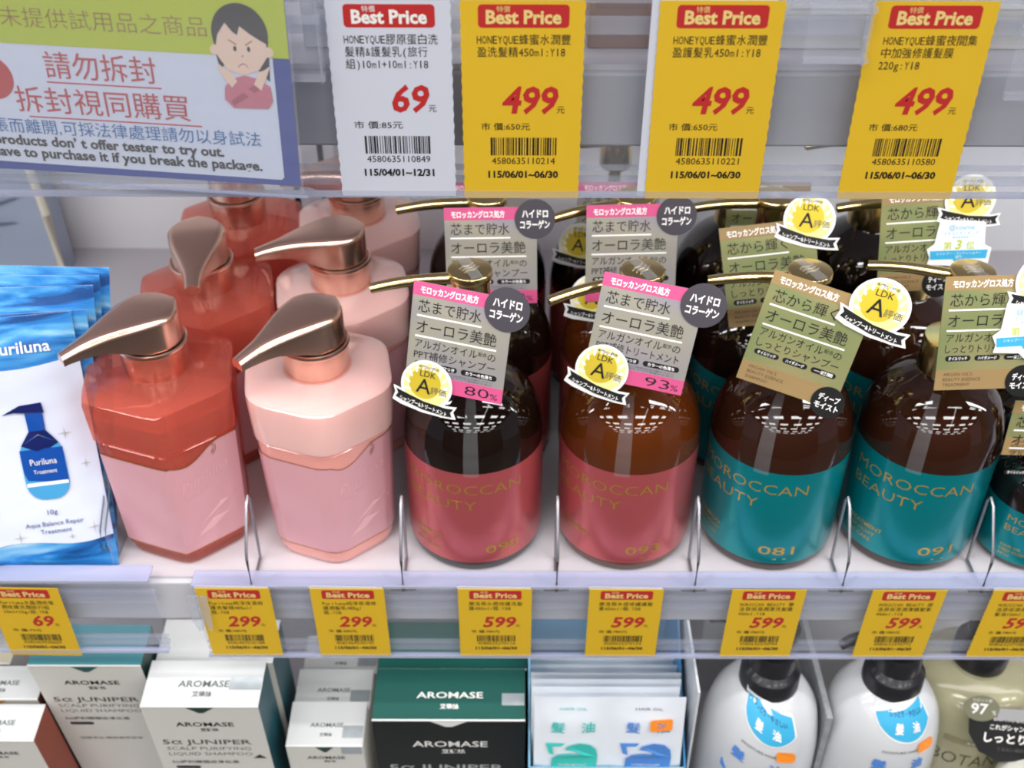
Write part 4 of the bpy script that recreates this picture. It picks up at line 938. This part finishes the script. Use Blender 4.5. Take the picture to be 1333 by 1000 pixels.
# ================================================================ LOWER SHELF: WHITE BOTTLES
wb = pm('milky_white_plastic', rgb(206, 208, 212), .22, coat=.4, vary=.02, vs=10); blk = pm('black_pump_plastic', rgb(34, 34, 38), .3, coat=.2, vary=.1)
WP = [(33, 0), (36, 2), (38.3, 10), (39, 30), (39, 92), (38.2, 108), (36.5, 120), (33.5, 131), (28.5, 139), (23, 145), (18.5, 148)]
def white_bottle(label, px, D, ang, yaw_tag, skew):
    hn = 596.0; x = XW(px, 612, D); top = LH - hn; s = top / 148.0
    P = [(r, z * s) for r, z in WP]
    t = thing('pump_bottle', label, 'bottle', x, D, LH)
    m = MB(); m.lathe(P, wb, 64); m.build('bottle_body', t, smooth=True)
    m = MB(); m.lathe([(17.8, top - 1), (18.8, top), (18.6, top + 11.6), (17.6, top + 13), (14.4, top + 16.4), (14.2, top + 28), (13.2, top + 30), (5, top + 30.4)], blk, 56); m.build('collar', t, smooth=True)
    m = MB(); m.lathe([(5, top + 30), (5, top + 42), (12, top + 43), (13, top + 46), (13, top + 50), (11.5, top + 51), (.5, top + 51.4)], blk, 40)
    a = R(ang); dx, dy = -cos(a), -sin(a); m.tube([(dx * 8, dy * 8, top + 46), (dx * 24, dy * 24, top + 47), (dx * 36, dy * 36, top + 45), (dx * 42, dy * 42, top + 41)], [4.4, 4, 3.8, 3.2], blk, 12); m.build('pump_head', t, smooth=True)
    def mp(u, v, off=0):
        z = v; r = prof_r(max(.1, min(top - .1, z)), P) + off; q = R(yaw_tag) + u / 37; return (r * sin(q), -r * cos(q), z)
    base = top - 20
    def lab(us, hi, lo, mat, off):
        m = MB(); m.grid(us, [(base + lo(u) + skew * u, base + hi(u) + skew * u) for u in us], mat, mp, off); return m
    us = [-33 + k * 2.75 for k in range(25)]
    us = [-25 + k * 2.1 for k in range(25)]
    lo = lambda u: 14 * ((6 - u) / 31) ** 2 if u < 6 else 10 * ((u - 6) / 19.5) ** 2
    hi = lambda u: 14 + 7.5 * (1 - ((25.5 - u) / 50.5) ** 2)
    m = lab([-27.5] + us + [27], lambda u: max(lo(u), hi(u)) + 2.2, lambda u: min(lo(u), 14) - 1.2, card_w, .35); m.build('neck_label', t, smooth=True)
    m = lab(us, lambda u: max(lo(u), hi(u)), lo, cyanc, .55); m.build('blue_arc', t, smooth=True)
    def mt(u, v, off=0): return mp(u, base + v + skew * u, off)
    m = MB(); dkb = pm('dark_blue_ink', rgb(30, 74, 130), .5)
    m.text('しっとり・やさしい', 4, 14.6, 3.6, dkb, mt, .8, .02, align='c', fit=32); m.text('髮', -6, 5.6, 6.6, ink_wht, mt, .8, .03); m.text('油', 8, 5.6, 6.6, ink_wht, mt, .8, .03)
    m.text('MOISTURE HAIR', 0, -9, 2.8, ink_grey, mt, .6, align='c', fit=24); m.text('髮', -17, -23, 9.4, royal, mt, .6, .03); m.text('油', 8, -23, 9.4, royal, mt, .6, .03)
    m.poly([(-22, -34), (22, -34), (22, -42), (14, -46), (-14, -46), (-22, -40)], royal, .05, .5, mt); m.build('lettering', t)
    m = MB(); m.poly(rrect(12, 25, -10.5, -2.5, 2.4), orange, .3, .8, mt); m.build('orange_sticker', t)
white_bottle('white pump bottle with slanted blue arc label beside the sachet tray', 997, 470, -20, -14, -.36)
white_bottle('white pump bottle with blue arc label in the middle of the lower right', 1155, 470, 10, 4, -.02)

# clear beige bottle with BOTANIST lettering
beige = pm('beige_liquid_plastic', rgb(178, 174, 142), .15, coat=.4, vary=.05, vs=12, sss=.2)
D = 514; x = XW(1283, 610, D)
t = thing('pump_bottle', 'clear beige bottle with tall thin dark lettering and black neck card', 'bottle', x, D, LH)
BP = [(38, 0), (41, 3), (42, 10), (42, 118), (40, 130), (35, 138), (27, 142), (18, 144.5), (17, 148)]
m = MB(); m.lathe(BP, beige, 64); m.build('bottle_body', t, smooth=True)
m = MB(); m.lathe([(17.5, 147), (18.4, 148), (18.4, 163), (17.8, 164), (13, 164.4), (13, 176), (5, 176.4)], blk, 50); m.build('collar', t, smooth=True)
m = MB(); m.lathe([(5, 176), (5, 190), (13, 191), (13, 203), (.5, 204)], blk, 40); m.build('pump_head', t, smooth=True)
f = wrap(42.1); m = MB(); ol = pm('olive_ink', rgb(84, 84, 60), .5)
m.text('BOTANIST', R(-42) * 42, 82, 17, ol, f, .2, -.012, fit=62, shear=.06); m.text('BOTANICAL', R(-20) * 42, 72, 4.4, ol, f, .2, fit=24); m.text('SHAMPOO', R(-20) * 42, 66, 4.0, ol, f, .2, fit=20)
m.poly([(-34, 78.6), (34, 78.6), (34, 79.2), (-34, 79.2)], ol, .05, .1, f)
m.grid([-26 + k * 3 for k in range(20)], (104, 109.5), pm('olive_band', rgb(150, 146, 112), .5), f, .25); m.text('モイスト・保湿', 0, 105.6, 3.2, ink_wht, f, .4, .02, align='c'); m.build('lettering', t)
tc_ = thing('hang_card', 'black rounded neck card with a 97 badge on the beige bottle', 'hang card', x + 8, D - 52, LH - 127, card_rot(4, 30, 2))
m = MB(); m.poly([(-27, 12), (-20, 17), (6, 18), (30, 15), (34, 8), (26, -5), (10, -14), (-4, -16), (-18, -10), (-26, 2)], blackc, .6, 0); m.build('card_panel', tc_)
m = MB(); m.text('これがシャンプー', 2, 6.4, 4.2, ink_wht, off=.8, bold=.02, align='c', fit=30); m.text('しっとり髪', 2, -2.2, 7.4, ink_wht, off=.8, bold=.03, align='c', fit=36); m.text('うるおい補給', 2, -8, 3, ink_grey, off=.8, align='c'); m.text('BOTANICAL', 2, 12.4, 3, ink_wht, off=.8, align='c', fit=26); m.build('card_print', tc_)
m = MB(); m.poly(disc(-20, 20, 11.5, 40, 8.8), pm('khaki_badge', rgb(120, 120, 98), .5), .5, .7); o = m.build('oval_badge', tc_)
m = MB(); m.text('97', -21.5, 16.4, 10, ink_wht, off=1.4, bold=.02, align='c', fit=11); m.text('%', -13, 16.4, 4, ink_wht, off=1.4); m.text('リピート率', -20, 24.6, 2.6, ink_wht, off=1.4, align='c'); m.build('badge_lettering', o)
m = MB(); m.poly([(-10, 13), (34, 14), (33, 22), (-8, 21)], pm('silver_label', rgb(190, 190, 192), .3, metal=.4), .3, .65); m.build('silver_label', tc_)
# second beige bottle cut by the right edge, nearer
t = thing('pump_bottle', 'pale bottle cut off by the lower right corner', 'bottle', XW(1396, 640, 436), 436, LH)
m = MB(); m.lathe([(r * .95, z * .82) for r, z in BP], pm('pale_plastic', rgb(222, 222, 210), .2, coat=.4), 56); m.build('bottle_body', t, smooth=True)
m = MB(); m.lathe([(16.5, 120), (17.4, 121), (17.4, 134), (16.8, 135), (12, 135.4), (12, 146), (.5, 147)], blk, 40); m.build('collar', t, smooth=True)
# speckled grey divider between the two white bottles
t = thing('shelf_divider', 'grey speckled divider panel between the two white pump bottles', 'divider', (XW(997, 612, 470) + XW(1155, 612, 470)) / 2, 440, LH)
m = MB(); m.box(-2, 2, 14, 200, 0, 160, pm('grey_speckle', rgb(150, 152, 156), .5, vary=.35, vs=250)); m.build('divider_sheet', t, bevel=.5)

# pale end panel between the sachet tray and the first white bottle
t = thing('shelf_divider', 'pale grey divider panel between the sachet tray and the first white bottle', 'divider', XW(905, 600, 440) + 1, 446, LH)
m = MB(); m.box(0, 1.6, 0, 260, 0, 196, pm('pale_divider', rgb(214, 216, 220), .4)); m.build('divider_sheet', t, bevel=.4)
t = thing('box', 'large pale carton standing at the back of the lower shelf behind the white bottles', 'box', 150, 600, LH)
m = MB(); m.box(0, 330, 0, 60, 0, 190, pm('pale_backdrop_carton', rgb(214, 214, 216), .5, vary=.04, vs=6)); m.build('carton', t, bevel=1); m = MB(); m.box(0, 330, -.4, 0, 120, 121.5, ink_grey); m.build('printed_line', t)

# ---------------------------------------------------------------- groups of repeats
GROUPS = {'price_tag': lambda l: 'large price tags on the upper rail' if ('large' in l or 'leftmost of the large' in l or 'white shelf' in l) else 'small price tags on the lower rails',
          'hang_card': lambda l: 'hang cards on the amber bottles' if 'beige bottle' not in l else None,
          'wire_divider': lambda l: 'wire lane dividers on the middle shelf',
          'sachet': lambda l: 'blue sachets on the middle shelf' if 'blue' in l and 'tray' not in l else 'white sachets in the tray',
          'rail_clip': lambda l: 'clear clips on the upper rail', 'tag_sleeve': lambda l: 'clear tag sleeves at the rail end',
          'price_rail': lambda l: 'clear price rails', 'shelf_board': lambda l: 'white metal shelf boards',
          'oil_bottle': lambda l: 'small oil bottles at the right edge'}
for o in list(COL.objects):
    if o.parent or 'label' not in o: continue
    base = o.name.split('.')[0]; l = o['label']; g = None
    if base in GROUPS: g = GROUPS[base](l)
    elif base == 'pump_bottle':
        if 'coral' in l and 'light pink' not in l or l.startswith('clear coral'): g = 'clear coral pump bottles'
        elif l.startswith(('opaque light pink', 'light pink')): g = 'light pink pump bottles'
        elif l.startswith('white pump'): g = 'white pump bottles on the lower shelf'
        elif l.startswith('clear beige') or l.startswith('pale'): g = 'pale bottles at the lower right'
        else: g = 'amber pump bottles on the middle shelf'
    elif base == 'box' and ('upper shelf' in l or 'carton on' in l): g = 'cartons on the upper shelf'
    elif base == 'box' and 'backdrop' not in l and 'behind the white bottles' not in l:
        g = 'small white cartons in a row' if 'row of three' in l else ('wide green cartons' if 'green' in l and 'teal' not in l else 'white shampoo boxes at the lower left')
    if g: o['group'] = g
